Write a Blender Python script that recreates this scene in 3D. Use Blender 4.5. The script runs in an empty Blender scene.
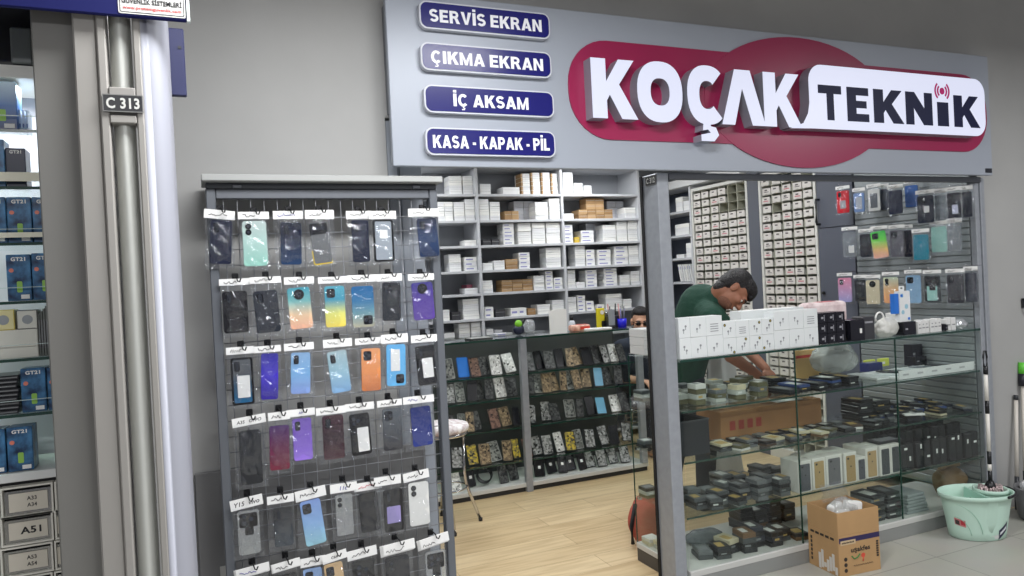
import bpy, bmesh, math, random
from mathutils import Vector, Matrix
random.seed(7)
S = bpy.context.scene
COL = S.collection
pi = math.pi
rad = math.radians

# ---------------------------------------------------------------- camera
FPX, CX, CY = 733.0, 512.0, 288.0
YAW, PITCH, ROLL, CAMH = rad(23.1), rad(-0.5), rad(2.9), 1.55
CF = Vector((math.sin(YAW)*math.cos(PITCH), math.cos(YAW)*math.cos(PITCH), math.sin(PITCH)))
_r0 = Vector((math.cos(YAW), -math.sin(YAW), 0)); _u0 = _r0.cross(CF)
CR = math.cos(ROLL)*_r0 - math.sin(ROLL)*_u0
CU = math.sin(ROLL)*_r0 + math.cos(ROLL)*_u0
CC = Vector((0, 0, CAMH))
def _ray(u, v): return CF + CR*((u-CX)/FPX) - CU*((v-CY)/FPX)
def PY(u, v, y): d = _ray(u, v); return CC + d*(y/d.y)
def PX(u, v, x): d = _ray(u, v); return CC + d*(x/d.x)
def PZ(u, v, z): d = _ray(u, v); return CC + d*((z-CAMH)/d.z)
def PF(u, v, f): return CC + _ray(u, v)*f
cam = bpy.data.cameras.new('camera'); co = bpy.data.objects.new('camera', cam); COL.objects.link(co)
cam.sensor_width = 36; cam.lens = FPX/1024*36; cam.clip_start = 0.05
m = Matrix.Identity(4)
for i in range(3):
    m[i][0], m[i][1], m[i][2], m[i][3] = CR[i], CU[i], -CF[i], CC[i]
co.matrix_world = m
S.camera = co

# ---------------------------------------------------------------- materials
def lin(c):
    c = c/255.0
    return c/12.92 if c <= 0.04045 else ((c+0.055)/1.055)**2.4
def rgb(c): return (lin(c[0]), lin(c[1]), lin(c[2]), 1)
_M = {}
def mat(name, c=(128,128,128), rough=.5, metal=0, emit=0, spec=.5, coat=0, noise=0, nscale=8, bump=0, bscale=40, grad=None, c2=None, base=None):
    key = name
    if key in _M: return _M[key]
    M = bpy.data.materials.new(name); M.use_nodes = True
    nt = M.node_tree; b = nt.nodes['Principled BSDF']
    b.inputs['Base Color'].default_value = rgb(base or c); b.inputs['Roughness'].default_value = rough
    b.inputs['Metallic'].default_value = metal; b.inputs['Specular IOR Level'].default_value = spec
    if coat: b.inputs['Coat Weight'].default_value = coat; b.inputs['Coat Roughness'].default_value = .08
    if emit:
        b.inputs['Emission Color'].default_value = rgb(c); b.inputs['Emission Strength'].default_value = emit
    L = nt.links
    tc = None
    if noise or bump or grad:
        tc = nt.nodes.new('ShaderNodeTexCoord')
    if noise:
        n = nt.nodes.new('ShaderNodeTexNoise'); n.inputs['Scale'].default_value = nscale; n.inputs['Detail'].default_value = 5
        L.new(tc.outputs['Object'], n.inputs['Vector'])
        r = nt.nodes.new('ShaderNodeValToRGB')
        a = [max(0, x*(1-noise)) for x in rgb(c)[:3]]; d = [min(1, x*(1+noise)) for x in rgb(c2 or c)[:3]]
        r.color_ramp.elements[0].color = (*a, 1); r.color_ramp.elements[1].color = (*d, 1)
        r.color_ramp.elements[0].position = .35; r.color_ramp.elements[1].position = .65
        L.new(n.outputs['Fac'], r.inputs['Fac']); L.new(r.outputs['Color'], b.inputs['Base Color'])
    if grad:
        sx = nt.nodes.new('ShaderNodeSeparateXYZ'); L.new(tc.outputs['Generated'], sx.inputs['Vector'])
        r = nt.nodes.new('ShaderNodeValToRGB'); e = r.color_ramp.elements
        for i, (p, col) in enumerate(grad):
            if i < 2: e[i].position = p; e[i].color = rgb(col)
            else:
                q = e.new(p); q.color = rgb(col)
        L.new(sx.outputs['Z'], r.inputs['Fac']); L.new(r.outputs['Color'], b.inputs['Base Color'])
    if bump:
        n = nt.nodes.new('ShaderNodeTexNoise'); n.inputs['Scale'].default_value = bscale; n.inputs['Detail'].default_value = 4
        L.new(tc.outputs['Object'], n.inputs['Vector'])
        bp = nt.nodes.new('ShaderNodeBump'); bp.inputs['Strength'].default_value = bump; bp.inputs['Distance'].default_value = .02
        L.new(n.outputs['Fac'], bp.inputs['Height']); L.new(bp.outputs['Normal'], b.inputs['Normal'])
    _M[key] = M
    return M
def clear(name, tint=(235,245,240), rough=.02, gloss=.12, milk=0, milkc=(225,228,230), bump=0, bscale=30, fres=True):
    """a clear pane or film: lets light through, with a real gloss on top"""
    if name in _M: return _M[name]
    M = bpy.data.materials.new(name); M.use_nodes = True; nt = M.node_tree; nt.nodes.clear(); L = nt.links
    out = nt.nodes.new('ShaderNodeOutputMaterial')
    t = nt.nodes.new('ShaderNodeBsdfTransparent'); t.inputs['Color'].default_value = rgb(tint)
    g = nt.nodes.new('ShaderNodeBsdfGlossy'); g.inputs['Roughness'].default_value = rough; g.inputs['Color'].default_value = (.95,.97,1,1)
    mx = nt.nodes.new('ShaderNodeMixShader')
    if fres:      # the same from both sides of a thin pane: gloss grows towards grazing angles
        lw = nt.nodes.new('ShaderNodeLayerWeight'); lw.inputs['Blend'].default_value = .5
        pw = nt.nodes.new('ShaderNodeMath'); pw.operation = 'POWER'; pw.inputs[1].default_value = 4.0; L.new(lw.outputs['Facing'], pw.inputs[0])
        ma = nt.nodes.new('ShaderNodeMath'); ma.operation = 'MULTIPLY_ADD'; ma.inputs[1].default_value = .7; ma.inputs[2].default_value = gloss; L.new(pw.outputs[0], ma.inputs[0])
        L.new(ma.outputs[0], mx.inputs['Fac'])
    else: mx.inputs['Fac'].default_value = gloss
    base = t
    if milk:
        d = nt.nodes.new('ShaderNodeBsdfDiffuse'); d.inputs['Color'].default_value = rgb(milkc)
        m2 = nt.nodes.new('ShaderNodeMixShader'); m2.inputs['Fac'].default_value = milk
        L.new(t.outputs[0], m2.inputs[1]); L.new(d.outputs[0], m2.inputs[2]); base = m2
    L.new(base.outputs[0], mx.inputs[1]); L.new(g.outputs[0], mx.inputs[2])
    if bump:
        tc = nt.nodes.new('ShaderNodeTexCoord')
        n = nt.nodes.new('ShaderNodeTexNoise'); n.inputs['Scale'].default_value = bscale; n.inputs['Detail'].default_value = 4; n.inputs['Distortion'].default_value = 1.2
        L.new(tc.outputs['Object'], n.inputs['Vector'])
        bp = nt.nodes.new('ShaderNodeBump'); bp.inputs['Strength'].default_value = bump; bp.inputs['Distance'].default_value = .05
        L.new(n.outputs['Fac'], bp.inputs['Height']); L.new(bp.outputs['Normal'], g.inputs['Normal'])
        if fres: L.new(bp.outputs['Normal'], lw.inputs['Normal'])
    L.new(mx.outputs[0], out.inputs['Surface'])
    _M[name] = M
    return M

ALU = mat('aluminium', (150,154,158), .42, .25)
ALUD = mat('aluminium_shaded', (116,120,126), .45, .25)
WHITE = mat('white_card', (232,232,228), .6)
PAPER = mat('paper', (238,238,236), .7)
INK = mat('ink', (18,18,22), .6)
BLACK = mat('black_plastic', (20,21,24), .35)
DARK = mat('dark_grey_plastic', (48,50,54), .4)
GREY = mat('grey_plastic', (120,122,124), .45)
CHROME = mat('chrome', (205,205,208), .12, 1)
GLASS = clear('clear_glass', (249,252,250), .01, .02)
GEDGE = mat('green_glass_edge', (22,58,48), .15, spec=.7)
FILM = clear('clear_film', (249,250,251), .06, .062, milk=.010, bump=.3, bscale=16)
BAGM = clear('thick_film', (240,242,244), .2, .1, milk=.3, bump=.8, bscale=22)

# ---------------------------------------------------------------- mesh builder
class MB:
    def __init__(s): s.v = []; s.f = []; s.mi = []; s.sm = []
    def add(s, vs, fs, mi=0, smooth=False):
        o = len(s.v); s.v += [tuple(p) for p in vs]
        for f in fs: s.f.append([i+o for i in f]); s.mi.append(mi); s.sm.append(smooth)
        return s
    def xf(s, M, start=0):
        for i in range(start, len(s.v)): s.v[i] = tuple(M @ Vector(s.v[i]))
        return s
    def box(s, x0, x1, y0, y1, z0, z1, mi=0, b=0):
        if x0 > x1: x0, x1 = x1, x0
        if y0 > y1: y0, y1 = y1, y0
        if z0 > z1: z0, z1 = z1, z0
        if b <= 0:
            vs = [(x0,y0,z0),(x1,y0,z0),(x1,y1,z0),(x0,y1,z0),(x0,y0,z1),(x1,y0,z1),(x1,y1,z1),(x0,y1,z1)]
            return s.add(vs, [(0,3,2,1),(4,5,6,7),(0,1,5,4),(1,2,6,5),(2,3,7,6),(3,0,4,7)], mi)
        b = min(b, (x1-x0)*.45, (y1-y0)*.45, (z1-z0)*.45)
        bm = bmesh.new(); bmesh.ops.create_cube(bm, size=1)
        bmesh.ops.scale(bm, vec=(x1-x0, y1-y0, z1-z0), verts=bm.verts)
        bmesh.ops.translate(bm, vec=((x0+x1)/2, (y0+y1)/2, (z0+z1)/2), verts=bm.verts)
        bmesh.ops.bevel(bm, geom=bm.edges[:], offset=b, segments=2 if b > .004 else 1, affect='EDGES', profile=.5)
        return s.bm(bm, mi)
    def bm(s, bm, mi=0, smooth=False):
        bm.verts.index_update()
        s.add([v.co for v in bm.verts], [[v.index for v in f.verts] for f in bm.faces], mi, smooth); bm.free(); return s
    def prism(s, pts, y0, y1, mi=0, mside=None, smooth=False):
        """outline pts [(x,z)] counter-clockwise seen from -Y; front face at y0, back at y1"""
        n = len(pts); mside = mi if mside is None else mside
        vs = [(x, y0, z) for x, z in pts] + [(x, y1, z) for x, z in pts]
        s.add(vs, [list(range(n)), list(range(2*n-1, n-1, -1))], mi)
        o = len(s.v)-2*n
        for i in range(n):
            j = (i+1) % n
            s.f.append([o+i, o+n+i, o+n+j, o+j]); s.mi.append(mside); s.sm.append(smooth)
        return s
    def ring(s, outer, inner, y0, y1, mi=0, mside=None, closed=True):
        n = len(outer); mside = mi if mside is None else mside
        vs = [(x,y0,z) for x,z in outer]+[(x,y0,z) for x,z in inner]+[(x,y1,z) for x,z in outer]+[(x,y1,z) for x,z in inner]
        o = len(s.v); s.v += vs
        for i in range(n if closed else n-1):
            j = (i+1) % n
            for q, mm in (([i,n+i,n+j,j], mi), ([2*n+i,2*n+j,3*n+j,3*n+i], mi), ([i,j,2*n+j,2*n+i], mside), ([n+i,3*n+i,3*n+j,n+j], mside)):
                s.f.append([o+k for k in q]); s.mi.append(mm); s.sm.append(False)
        if not closed:
            for i in (0, n-1):
                s.f.append([o+i, o+2*n+i, o+3*n+i, o+n+i]); s.mi.append(mside); s.sm.append(False)
        return s
    def tube(s, path, r, n=8, mi=0, r2=None, caps=True):
        P = [Vector(p) for p in path]; N = len(P); o = len(s.v)
        up = Vector((0,0,1))
        for i, p in enumerate(P):
            t = (P[min(i+1,N-1)] - P[max(i-1,0)]).normalized()
            a = t.cross(up)
            if a.length < 1e-3: a = t.cross(Vector((0,1,0)))
            a.normalize(); b = a.cross(t)
            rr = r if r2 is None else r + (r2-r)*i/(N-1)
            for k in range(n):
                q = 2*pi*k/n; s.v.append(tuple(p + a*math.cos(q)*rr + b*math.sin(q)*rr))
        for i in range(N-1):
            for k in range(n):
                k2 = (k+1) % n
                s.f.append([o+i*n+k, o+i*n+k2, o+(i+1)*n+k2, o+(i+1)*n+k]); s.mi.append(mi); s.sm.append(True)
        if caps:
            s.f.append([o+k for k in range(n)][::-1]); s.mi.append(mi); s.sm.append(False)
            s.f.append([o+(N-1)*n+k for k in range(n)]); s.mi.append(mi); s.sm.append(False)
        return s
    def lathe(s, prof, n=32, mi=0, sx=1, sy=1, cx=0, cy=0):
        o = len(s.v); N = len(prof)
        for r, z in prof:
            for k in range(n):
                q = 2*pi*k/n; s.v.append((cx+r*sx*math.cos(q), cy+r*sy*math.sin(q), z))
        for i in range(N-1):
            for k in range(n):
                k2 = (k+1) % n
                s.f.append([o+i*n+k, o+i*n+k2, o+(i+1)*n+k2, o+(i+1)*n+k]); s.mi.append(mi); s.sm.append(True)
        return s
    def ell(s, c, rx, ry, rz, mi=0, n=16, M=None):
        bm = bmesh.new(); bmesh.ops.create_uvsphere(bm, u_segments=n, v_segments=max(6, n*2//3), radius=1)
        bmesh.ops.scale(bm, vec=(rx,ry,rz), verts=bm.verts)
        if M is not None: bmesh.ops.transform(bm, matrix=M, verts=bm.verts)
        bmesh.ops.translate(bm, vec=c, verts=bm.verts)
        return s.bm(bm, mi, True)
    def mesh(s, name, mats):
        me = bpy.data.meshes.new(name); me.from_pydata(s.v, [], s.f); me.update()
        for q in (mats if isinstance(mats, (list, tuple)) else [mats]): me.materials.append(q)
        me.polygons.foreach_set('material_index', s.mi); me.polygons.foreach_set('use_smooth', s.sm)
        return me
    def obj(s, name, mats, parent=None, loc=None, rotz=None):
        o = bpy.data.objects.new(name, s.mesh(name, mats)); COL.objects.link(o)
        if parent is not None: o.parent = parent
        if loc is not None: o.location = loc
        if rotz is not None: o.rotation_euler.z = rotz
        return o

def rrect(x0, x1, z0, z1, r, n=5):
    r = min(r, (x1-x0)*.499, (z1-z0)*.499); p = []
    for cx, cz, a in ((x1-r,z0+r,-90),(x1-r,z1-r,0),(x0+r,z1-r,90),(x0+r,z0+r,180)):
        for k in range(n+1):
            q = rad(a+90*k/n); p.append((cx+r*math.cos(q), cz+r*math.sin(q)))
    return p
def circ(cx, cz, a, b=None, n=28):
    b = b or a
    return [(cx+a*math.cos(2*pi*k/n), cz+b*math.sin(2*pi*k/n)) for k in range(n)]

def tag(o, label, cat, group=None, kind=None):
    if label: o['label'] = label
    if cat: o['category'] = cat
    if group: o['group'] = group
    if kind: o['kind'] = kind
    return o
def thing(name, label, cat, loc=(0,0,0), rotz=0, group=None):
    o = bpy.data.objects.new(name, None); COL.objects.link(o); o.location = loc; o.rotation_euler = (0,0,rotz)
    o.empty_display_size = .05
    return tag(o, label, cat, group)
def struct(name, mb, mats, loc=None):
    o = mb.obj(name, mats, loc=loc); o['kind'] = 'structure'; return o

# ---------------------------------------------------------------- text
_T = {}
def text_mb(body, bold=0.0, depth=0.0):
    """flat text in XZ facing -Y, unit cap height scale, centred; returns (verts, faces, w, h)"""
    k = (body, bold, depth)
    if k in _T: return _T[k]
    cu = bpy.data.curves.new('lettering', 'FONT'); cu.body = body; cu.size = 1; cu.offset = bold; cu.extrude = depth
    cu.resolution_u = 3; cu.space_character = 1 + bold*2.2
    ob = bpy.data.objects.new('lettering', cu); COL.objects.link(ob)
    dg = bpy.context.evaluated_depsgraph_get(); dg.update()
    me = bpy.data.meshes.new_from_object(ob.evaluated_get(dg))
    vs = [v.co.copy() for v in me.vertices]; fs = [list(p.vertices) for p in me.polygons]
    bpy.data.objects.remove(ob); bpy.data.curves.remove(cu); bpy.data.meshes.remove(me)
    x0 = min(v.x for v in vs); x1 = max(v.x for v in vs); y0 = min(v.y for v in vs); y1 = max(v.y for v in vs)
    vs = [((v.x-(x0+x1)/2), v.z, (v.y-(y0+y1)/2)) for v in vs]
    _T[k] = (vs, fs, x1-x0, y1-y0)
    return _T[k]
def put_text(mb, body, cx, y, cz, w=None, h=None, bold=0.0, mi=0, rot=0, shear=0, heavy=0):
    vs, fs, tw, th = text_mb(body, bold)
    if w is None: w = tw*h/th
    if h is None: h = th*w/tw
    sx, sz = w/tw, h/th; c, s_ = math.cos(rot), math.sin(rot)
    out = []
    for x, yy, z in vs:
        X, Z = x*sx + shear*z*sz, z*sz
        out.append((cx + X*c - Z*s_, y, cz + X*s_ + Z*c))
    # text faces look +Z in text space -> -Y here after mapping (x, z->y): keep winding
    mb.add(out, fs, mi)
    if heavy:
        for i_, dx in enumerate((-heavy, heavy)): mb.add([(p[0]+dx*c*sx, p[1]-.0003*(i_+1), p[2]+dx*s_*sx) for p in out], fs, mi)
    return mb
ORD = ['', 'first','second','third','fourth','fifth','sixth','seventh','eighth','ninth','tenth','eleventh','twelfth','thirteenth','fourteenth','fifteenth','sixteenth','seventeenth','eighteenth','nineteenth','twentieth']
# ================================================================ THE SETTING
WY = 2.97            # front face of the mall wall
FY = 2.87            # front face of the shop sign
XL, XR = 0.737, 4.36 # shop opening
CEIL, SHOPC = 3.45, 2.72
wallm = mat('grey_wall_paint', (164,164,162), .7, noise=.04, nscale=2.5)
w = MB()
w.box(-.9, XL, WY, WY+.14, 0, CEIL); w.box(XR, 8.2, WY, WY+.14, 0, CEIL); w.box(XL, XR, WY, WY+.14, 2.25, CEIL)
struct('wall_front', w, wallm)

# corridor floor: large grey tiles
def tile_mat():
    M = bpy.data.materials.new('grey_floor_tiles'); M.use_nodes = True; nt = M.node_tree; L = nt.links; b = nt.nodes['Principled BSDF']
    tc = nt.nodes.new('ShaderNodeTexCoord'); mp = nt.nodes.new('ShaderNodeMapping'); L.new(tc.outputs['Object'], mp.inputs['Vector'])
    mp.inputs['Rotation'].default_value = (0,0,rad(0)); mp.inputs['Location'].default_value = (.13,.33,0)
    br = nt.nodes.new('ShaderNodeTexBrick'); L.new(mp.outputs['Vector'], br.inputs['Vector']); br.offset = 0
    br.inputs['Scale'].default_value = 1; br.inputs['Brick Width'].default_value = .6; br.inputs['Row Height'].default_value = .6
    br.inputs['Mortar Size'].default_value = .0025
    br.inputs['Color1'].default_value = rgb((176,172,160)); br.inputs['Color2'].default_value = rgb((170,166,155)); br.inputs['Mortar'].default_value = rgb((128,125,118))
    n = nt.nodes.new('ShaderNodeTexNoise'); n.inputs['Scale'].default_value = 3; n.inputs['Detail'].default_value = 6; L.new(tc.outputs['Object'], n.inputs['Vector'])
    mx = nt.nodes.new('ShaderNodeMixRGB'); mx.blend_type = 'MULTIPLY'; mx.inputs['Fac'].default_value = .25
    L.new(br.outputs['Color'], mx.inputs[1]); L.new(n.outputs['Color'], mx.inputs[2])
    hs = nt.nodes.new('ShaderNodeHueSaturation'); hs.inputs['Saturation'].default_value = .7; hs.inputs['Value'].default_value = 1.1
    L.new(mx.outputs['Color'], hs.inputs['Color']); L.new(hs.outputs['Color'], b.inputs['Base Color'])
    b.inputs['Roughness'].default_value = .38
    return M
def wood_mat():
    M = bpy.data.materials.new('light_oak_laminate'); M.use_nodes = True; nt = M.node_tree; L = nt.links; b = nt.nodes['Principled BSDF']
    tc = nt.nodes.new('ShaderNodeTexCoord')
    br = nt.nodes.new('ShaderNodeTexBrick'); L.new(tc.outputs['Object'], br.inputs['Vector']); br.offset = .37
    br.inputs['Scale'].default_value = 1; br.inputs['Brick Width'].default_value = 1.2; br.inputs['Row Height'].default_value = .19
    br.inputs['Mortar Size'].default_value = .0012; br.inputs['Bias'].default_value = 0
    br.inputs['Color1'].default_value = rgb((222,200,160)); br.inputs['Color2'].default_value = rgb((210,186,145)); br.inputs['Mortar'].default_value = rgb((140,115,80))
    mp = nt.nodes.new('ShaderNodeMapping'); mp.inputs['Scale'].default_value = (1.2, 14, 1); L.new(tc.outputs['Object'], mp.inputs['Vector'])
    n = nt.nodes.new('ShaderNodeTexNoise'); n.inputs['Scale'].default_value = 2.2; n.inputs['Detail'].default_value = 7; n.inputs['Distortion'].default_value = .6
    L.new(mp.outputs['Vector'], n.inputs['Vector'])
    r = nt.nodes.new('ShaderNodeValToRGB'); r.color_ramp.elements[0].color = (.60,.52,.42,1); r.color_ramp.elements[1].color = (1,1,1,1)
    r.color_ramp.elements[0].position = .3; r.color_ramp.elements[1].position = .6; L.new(n.outputs['Fac'], r.inputs['Fac'])
    mx = nt.nodes.new('ShaderNodeMixRGB'); mx.blend_type = 'MULTIPLY'; mx.inputs['Fac'].default_value = .55
    L.new(br.outputs['Color'], mx.inputs[1]); L.new(r.outputs['Color'], mx.inputs[2]); L.new(mx.outputs['Color'], b.inputs['Base Color'])
    b.inputs['Roughness'].default_value = .4
    return M
struct('floor', MB().box(-3, 8.2, -2.5, 2.96, -.06, 0), tile_mat())
struct('floor_shop', MB().box(.3, 4.75, 2.96, 6.65, -.06, 0), wood_mat())
cm = mat('ceiling_paint', (205,205,203), .8)
struct('ceiling', MB().box(-3, 8.2, -2.5, WY, CEIL, CEIL+.1), cm)
struct('ceiling_shop', MB().box(.3, 4.75, WY+.14, 6.65, SHOPC, SHOPC+.1), cm)
shopw = mat('shop_wall_paint', (150,153,158), .75)
struct('wall_back', MB().box(.3, 4.75, 6.48, 6.6, 0, SHOPC), shopw)
struct('wall_left', MB().box(.3, .42, WY+.14, 6.48, 0, SHOPC), shopw)
struct('wall_right', MB().box(4.63, 4.75, WY+.14, 6.48, 0, SHOPC), shopw)
struct('wall_right_pier', MB().box(4.30, 4.63, 4.785, 4.915, 0, 2.45, b=.003), mat('dark_grey_pier', (92,96,106), .6))

# header beam, jamb, post and end frame of the shop front
alub = mat('brushed_aluminium', (152,156,162), .4, .25, noise=.05, nscale=30)
struct('trim_1', MB().box(2.1005, 4.345, 2.935, 2.962, 2.002, 2.0345, b=.003), mat('header_dark', (96,99,104), .4, .3))
jb = MB(); jb.box(XL+.002, XL+.045, 2.975, 3.1, 0, 2.24, b=.004); jb.box(XL+.055, XL+.150, 2.985, 3.06, 0, 2.24, b=.006)
jb.box(XL+.045, XL+.055, 2.995, 3.05, 0, 2.24)
struct('door_1', jb, mat('sliding_door_stile', (158,164,172), .4, .2))
pm = MB(); pm.box(2.034, 2.10, 2.94, 3.075, 0, 2.034, b=.005)
struct('trim_2', pm, alub)
struct('trim_3', MB().box(2.027, 2.033, 3.062, 3.082, .0, 2.034), mat('rubber_seal', (10,10,12), .8))
fr = MB(); fr.box(4.300, 4.335, 2.945, 2.985, 0, 1.999, b=.004); fr.box(4.336, 4.372, 2.935, 2.969, 0, 2.03, b=.004)
struct('trim_4', fr, alub)

def number_plate(name, label, body, loc, rotz, w, h):
    t = thing(name, label, 'number plate', loc, rotz)
    MB().prism(rrect(-w/2, w/2, -h/2, h/2, .002), -.003, 0).obj('plate', mat('plate_black', (16,17,22), .35), t)
    a = MB(); put_text(a, body, 0, -.0038, 0, w=w*.82, h=h*.62, bold=.03); a.obj('lettering', mat('plate_silver', (205,205,200), .4), t)
    rim = MB(); rim.ring(rrect(-w/2, w/2, -h/2, h/2, .002), rrect(-w/2+.002, w/2-.002, -h/2+.002, h/2-.002, .001), -.004, -.003)
    rim.obj('rim', mat('plate_rim', (120,120,118), .4), t)
number_plate('unit_number_plate', 'small dark plate reading C 312 at the top of the shop front post', 'C 312', (2.0335, 2.990, 2.004), -pi/2, .088, .044)
p = PY(123, 103.5, 1.889)
number_plate('unit_number_plate', 'black plate reading C 313 on the pale pillar of the neighbouring shop', 'C 313', (p.x, 1.8905, p.z), 0, .083, .04)

# ================================================================ THE SHOP SIGN
sign = thing('shop_sign', 'long grey sign board with glowing letters above the phone shop', 'sign', (XL, FY, 2.035))
def sg(mb, name, mats, parent=sign):
    mb.xf(Matrix.Translation((-XL, -FY, -2.035))); return mb.obj(name, mats, parent)
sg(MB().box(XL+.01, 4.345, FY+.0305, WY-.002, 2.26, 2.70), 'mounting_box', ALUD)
sg(MB().box(XL, 4.355, FY, FY+.03, 2.035, 2.738, b=.003), 'panel', mat('sign_panel_grey', (158,164,174), .38, .1))
band = MB(); band.prism(rrect(1.541, 4.315, 2.168, 2.615, .205, 9), FY-.006, FY)
sg(band, 'backing_band', mat('crimson_acrylic', (148,22,72), .35))
oval = MB(); oval.prism(circ(2.89, 2.39, .615, .333, 56), FY-.0075, FY-.001)
sg(oval, 'backing_oval', mat('crimson_acrylic'))
glow = mat('lit_acrylic', (228,232,255), .4, emit=.78, base=(120,122,130))
side = mat('letter_side', (150,154,166), .4, .3)
lf, lb = FY-.07, FY-.0076
def X(u, v): return PY(u, v, lf).x
def Z(u, v): return PY(u, v, lf).z
zt, zb = 2.512, 2.248
def scale_poly(pts, x0, x1, z0, z1): return [(x0+(x1-x0)*a, z0+(z1-z0)*b) for a, b in pts]
kk = [(0,0),(.33,0),(.33,.30),(.40,.40),(.66,0),(1.03,0),(.62,.58),(.98,1),(.62,1),(.33,.62),(.33,1),(0,1)]
def letter(pts, name='letter'): 
    b = MB(); b.prism(pts, lf, lb, 0, 1); sg(b, name, [glow, side])
lx = lambda u: PY(u, 95, lf).x
letter(scale_poly(kk, lx(592), lx(636), zb, zt))
def arc(cx, cz, a, b, a0, a1, n, p=2.35):
    out = []
    for k in range(n+1):
        q = rad(a0+(a1-a0)*k/n); c, s_ = math.cos(q), math.sin(q)
        out.append((cx+a*math.copysign(abs(c)**(2/p), c), cz+b*math.copysign(abs(s_)**(2/p), s_)))
    return out
x0, x1 = lx(637.5), lx(682.5); cx = (x0+x1)/2; a = (x1-x0)/2
o = MB(); o.ring(arc(cx, (zt+zb)/2, a, .139, 0, 360, 40)[:-1], arc(cx, (zt+zb)/2, a*.42, .062, 0, 360, 40)[:-1], lf, lb, 0, 1); sg(o, 'letter', [glow, side])
x0, x1 = lx(687), lx(723); cx = (x0+x1)/2+.012; a = (x1-x0)/2+.01
o = MB(); o.ring(arc(cx, (zt+zb)/2, a, .139, 47, 313, 34), arc(cx, (zt+zb)/2, a*.40, .066, 47, 313, 34), lf, lb, 0, 1, closed=False)
o.prism([(cx-.03,zb-.002),(cx-.035,zb-.035),(cx-.005,zb-.03),(cx+.01,zb-.045),(cx-.045,zb-.055),(cx-.045,zb-.085),(cx+.03,zb-.085),(cx+.058,zb-.055),(cx+.042,zb-.02),(cx+.012,zb-.014),(cx+.012,zb-.002)], lf, lb, 0, 1)
sg(o, 'letter', [glow, side])
letter(scale_poly([(0,0),(.30,0),(.5,.66),(.72,0),(1.04,0),(.70,1),(.33,1)], lx(721), lx(763), zb-.002, zt))
letter(scale_poly(kk, lx(763.5), lx(800), zb-.002, zt))
# lit speech bubble with navy letters
bx0, bx1, bz0, bz1 = lx(809), lx(984.5), 2.246, 2.572
bub = [(lx(789), bz0-.004), (lx(812), bz0)] + [q for q in rrect(bx0, bx1, bz0, bz1, .085, 8)[:27]] + [(bx0, bz0+.13), (bx0-.012, bz0+.075), (bx0-.045, bz0+.025)]
bub = [q for i, q in enumerate(bub)]
b = MB(); b.prism(bub, lf, lb, 0, 1); sb = sg(b, 'speech_bubble', [glow, side])
navy = mat('navy_vinyl', (16,22,60), .5, spec=.25)
ty = lf-.002
T_ = [(.36,0),(.66,0),(.66,.76),(1,.76),(1,1),(0,1),(0,.76),(.36,.76)]
E_ = [(0,0),(1,0),(1,.23),(.42,.23),(.42,.40),(.9,.40),(.9,.61),(.42,.61),(.42,.77),(1,.77),(1,1),(0,1)]
N_ = [(0,0),(.30,0),(.30,.52),(.66,0),(1,0),(1,1),(.70,1),(.70,.50),(.33,1),(0,1)]
I_ = [(0,0),(1,0),(1,1),(0,1)]
tz0, tz1 = 2.292, 2.470
for pts, u0, u1, zz in ((T_,818,841,tz1),(E_,846.5,868,tz1),(kk,873,902,tz1),(N_,905,931.5,tz1),(I_,936.5,947.5,tz1-.045),(kk,953,978,tz1)):
    q = MB(); q.prism(scale_poly(pts, lx(u0), lx(u1), tz0, zz), ty, lf-.0002); sg(q, 'navy_letter', navy, None if False else sign)
ic = MB(); icx, icz = lx(942), 2.487
ic.prism(circ(icx, icz, .019, n=20), ty, lf-.0002)
for s_ in (1, -1):
    for r in (.036, .056):
        o1 = [(icx+s_*(r+.005)*math.cos(q), icz+(r+.005)*math.sin(q)*.95) for q in [rad(-48+96*k/10) for k in range(11)]]
        o2 = [(icx+s_*(r-.006)*math.cos(q), icz+(r-.006)*math.sin(q)*.95) for q in [rad(-48+96*k/10) for k in range(11)]]
        ic.ring(o1, o2, ty, lf-.0002, closed=False)
sg(ic, 'signal_icon', mat('magenta_vinyl', (206,30,120), .3))
sg(MB().box(4.29, 4.345, FY-.003, FY, 2.05, 2.075), 'maker_tag', mat('tag_black', (28,30,38), .4))
# heavy sans capitals for the service plates: each glyph is a list of flat pieces in a unit-height box
def _rib(pts, w):
    n = len(pts); L_, R_ = [], []
    for k in range(n):
        a = Vector(pts[max(k-1,0)]); c = Vector(pts[min(k+1,n-1)]); d = (c-a).normalized(); nn = Vector((-d.y, d.x))*w/2
        p_ = Vector(pts[k]); L_.append(tuple(p_+nn)); R_.append(tuple(p_-nn))
    return [[R_[k], R_[k+1], L_[k+1], L_[k]] for k in range(n-1)]
def _el(cx, cz, a, b, a0, a1, n=14): return [(cx+a*math.cos(rad(a0+(a1-a0)*k/n)), cz+b*math.sin(rad(a0+(a1-a0)*k/n))) for k in range(n+1)]
def _rect(x0, z0, x1, z1): return [(x0,z0),(x1,z0),(x1,z1),(x0,z1)]
_bowl = [[(.22,.98),(.22,.42)]]
def _bow(x, zc, zr): return _rib([(x,zc+zr)]+_el(.40, zc, .19, zr, 90, -90, 10)+[(x,zc-zr)], .20)
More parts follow.
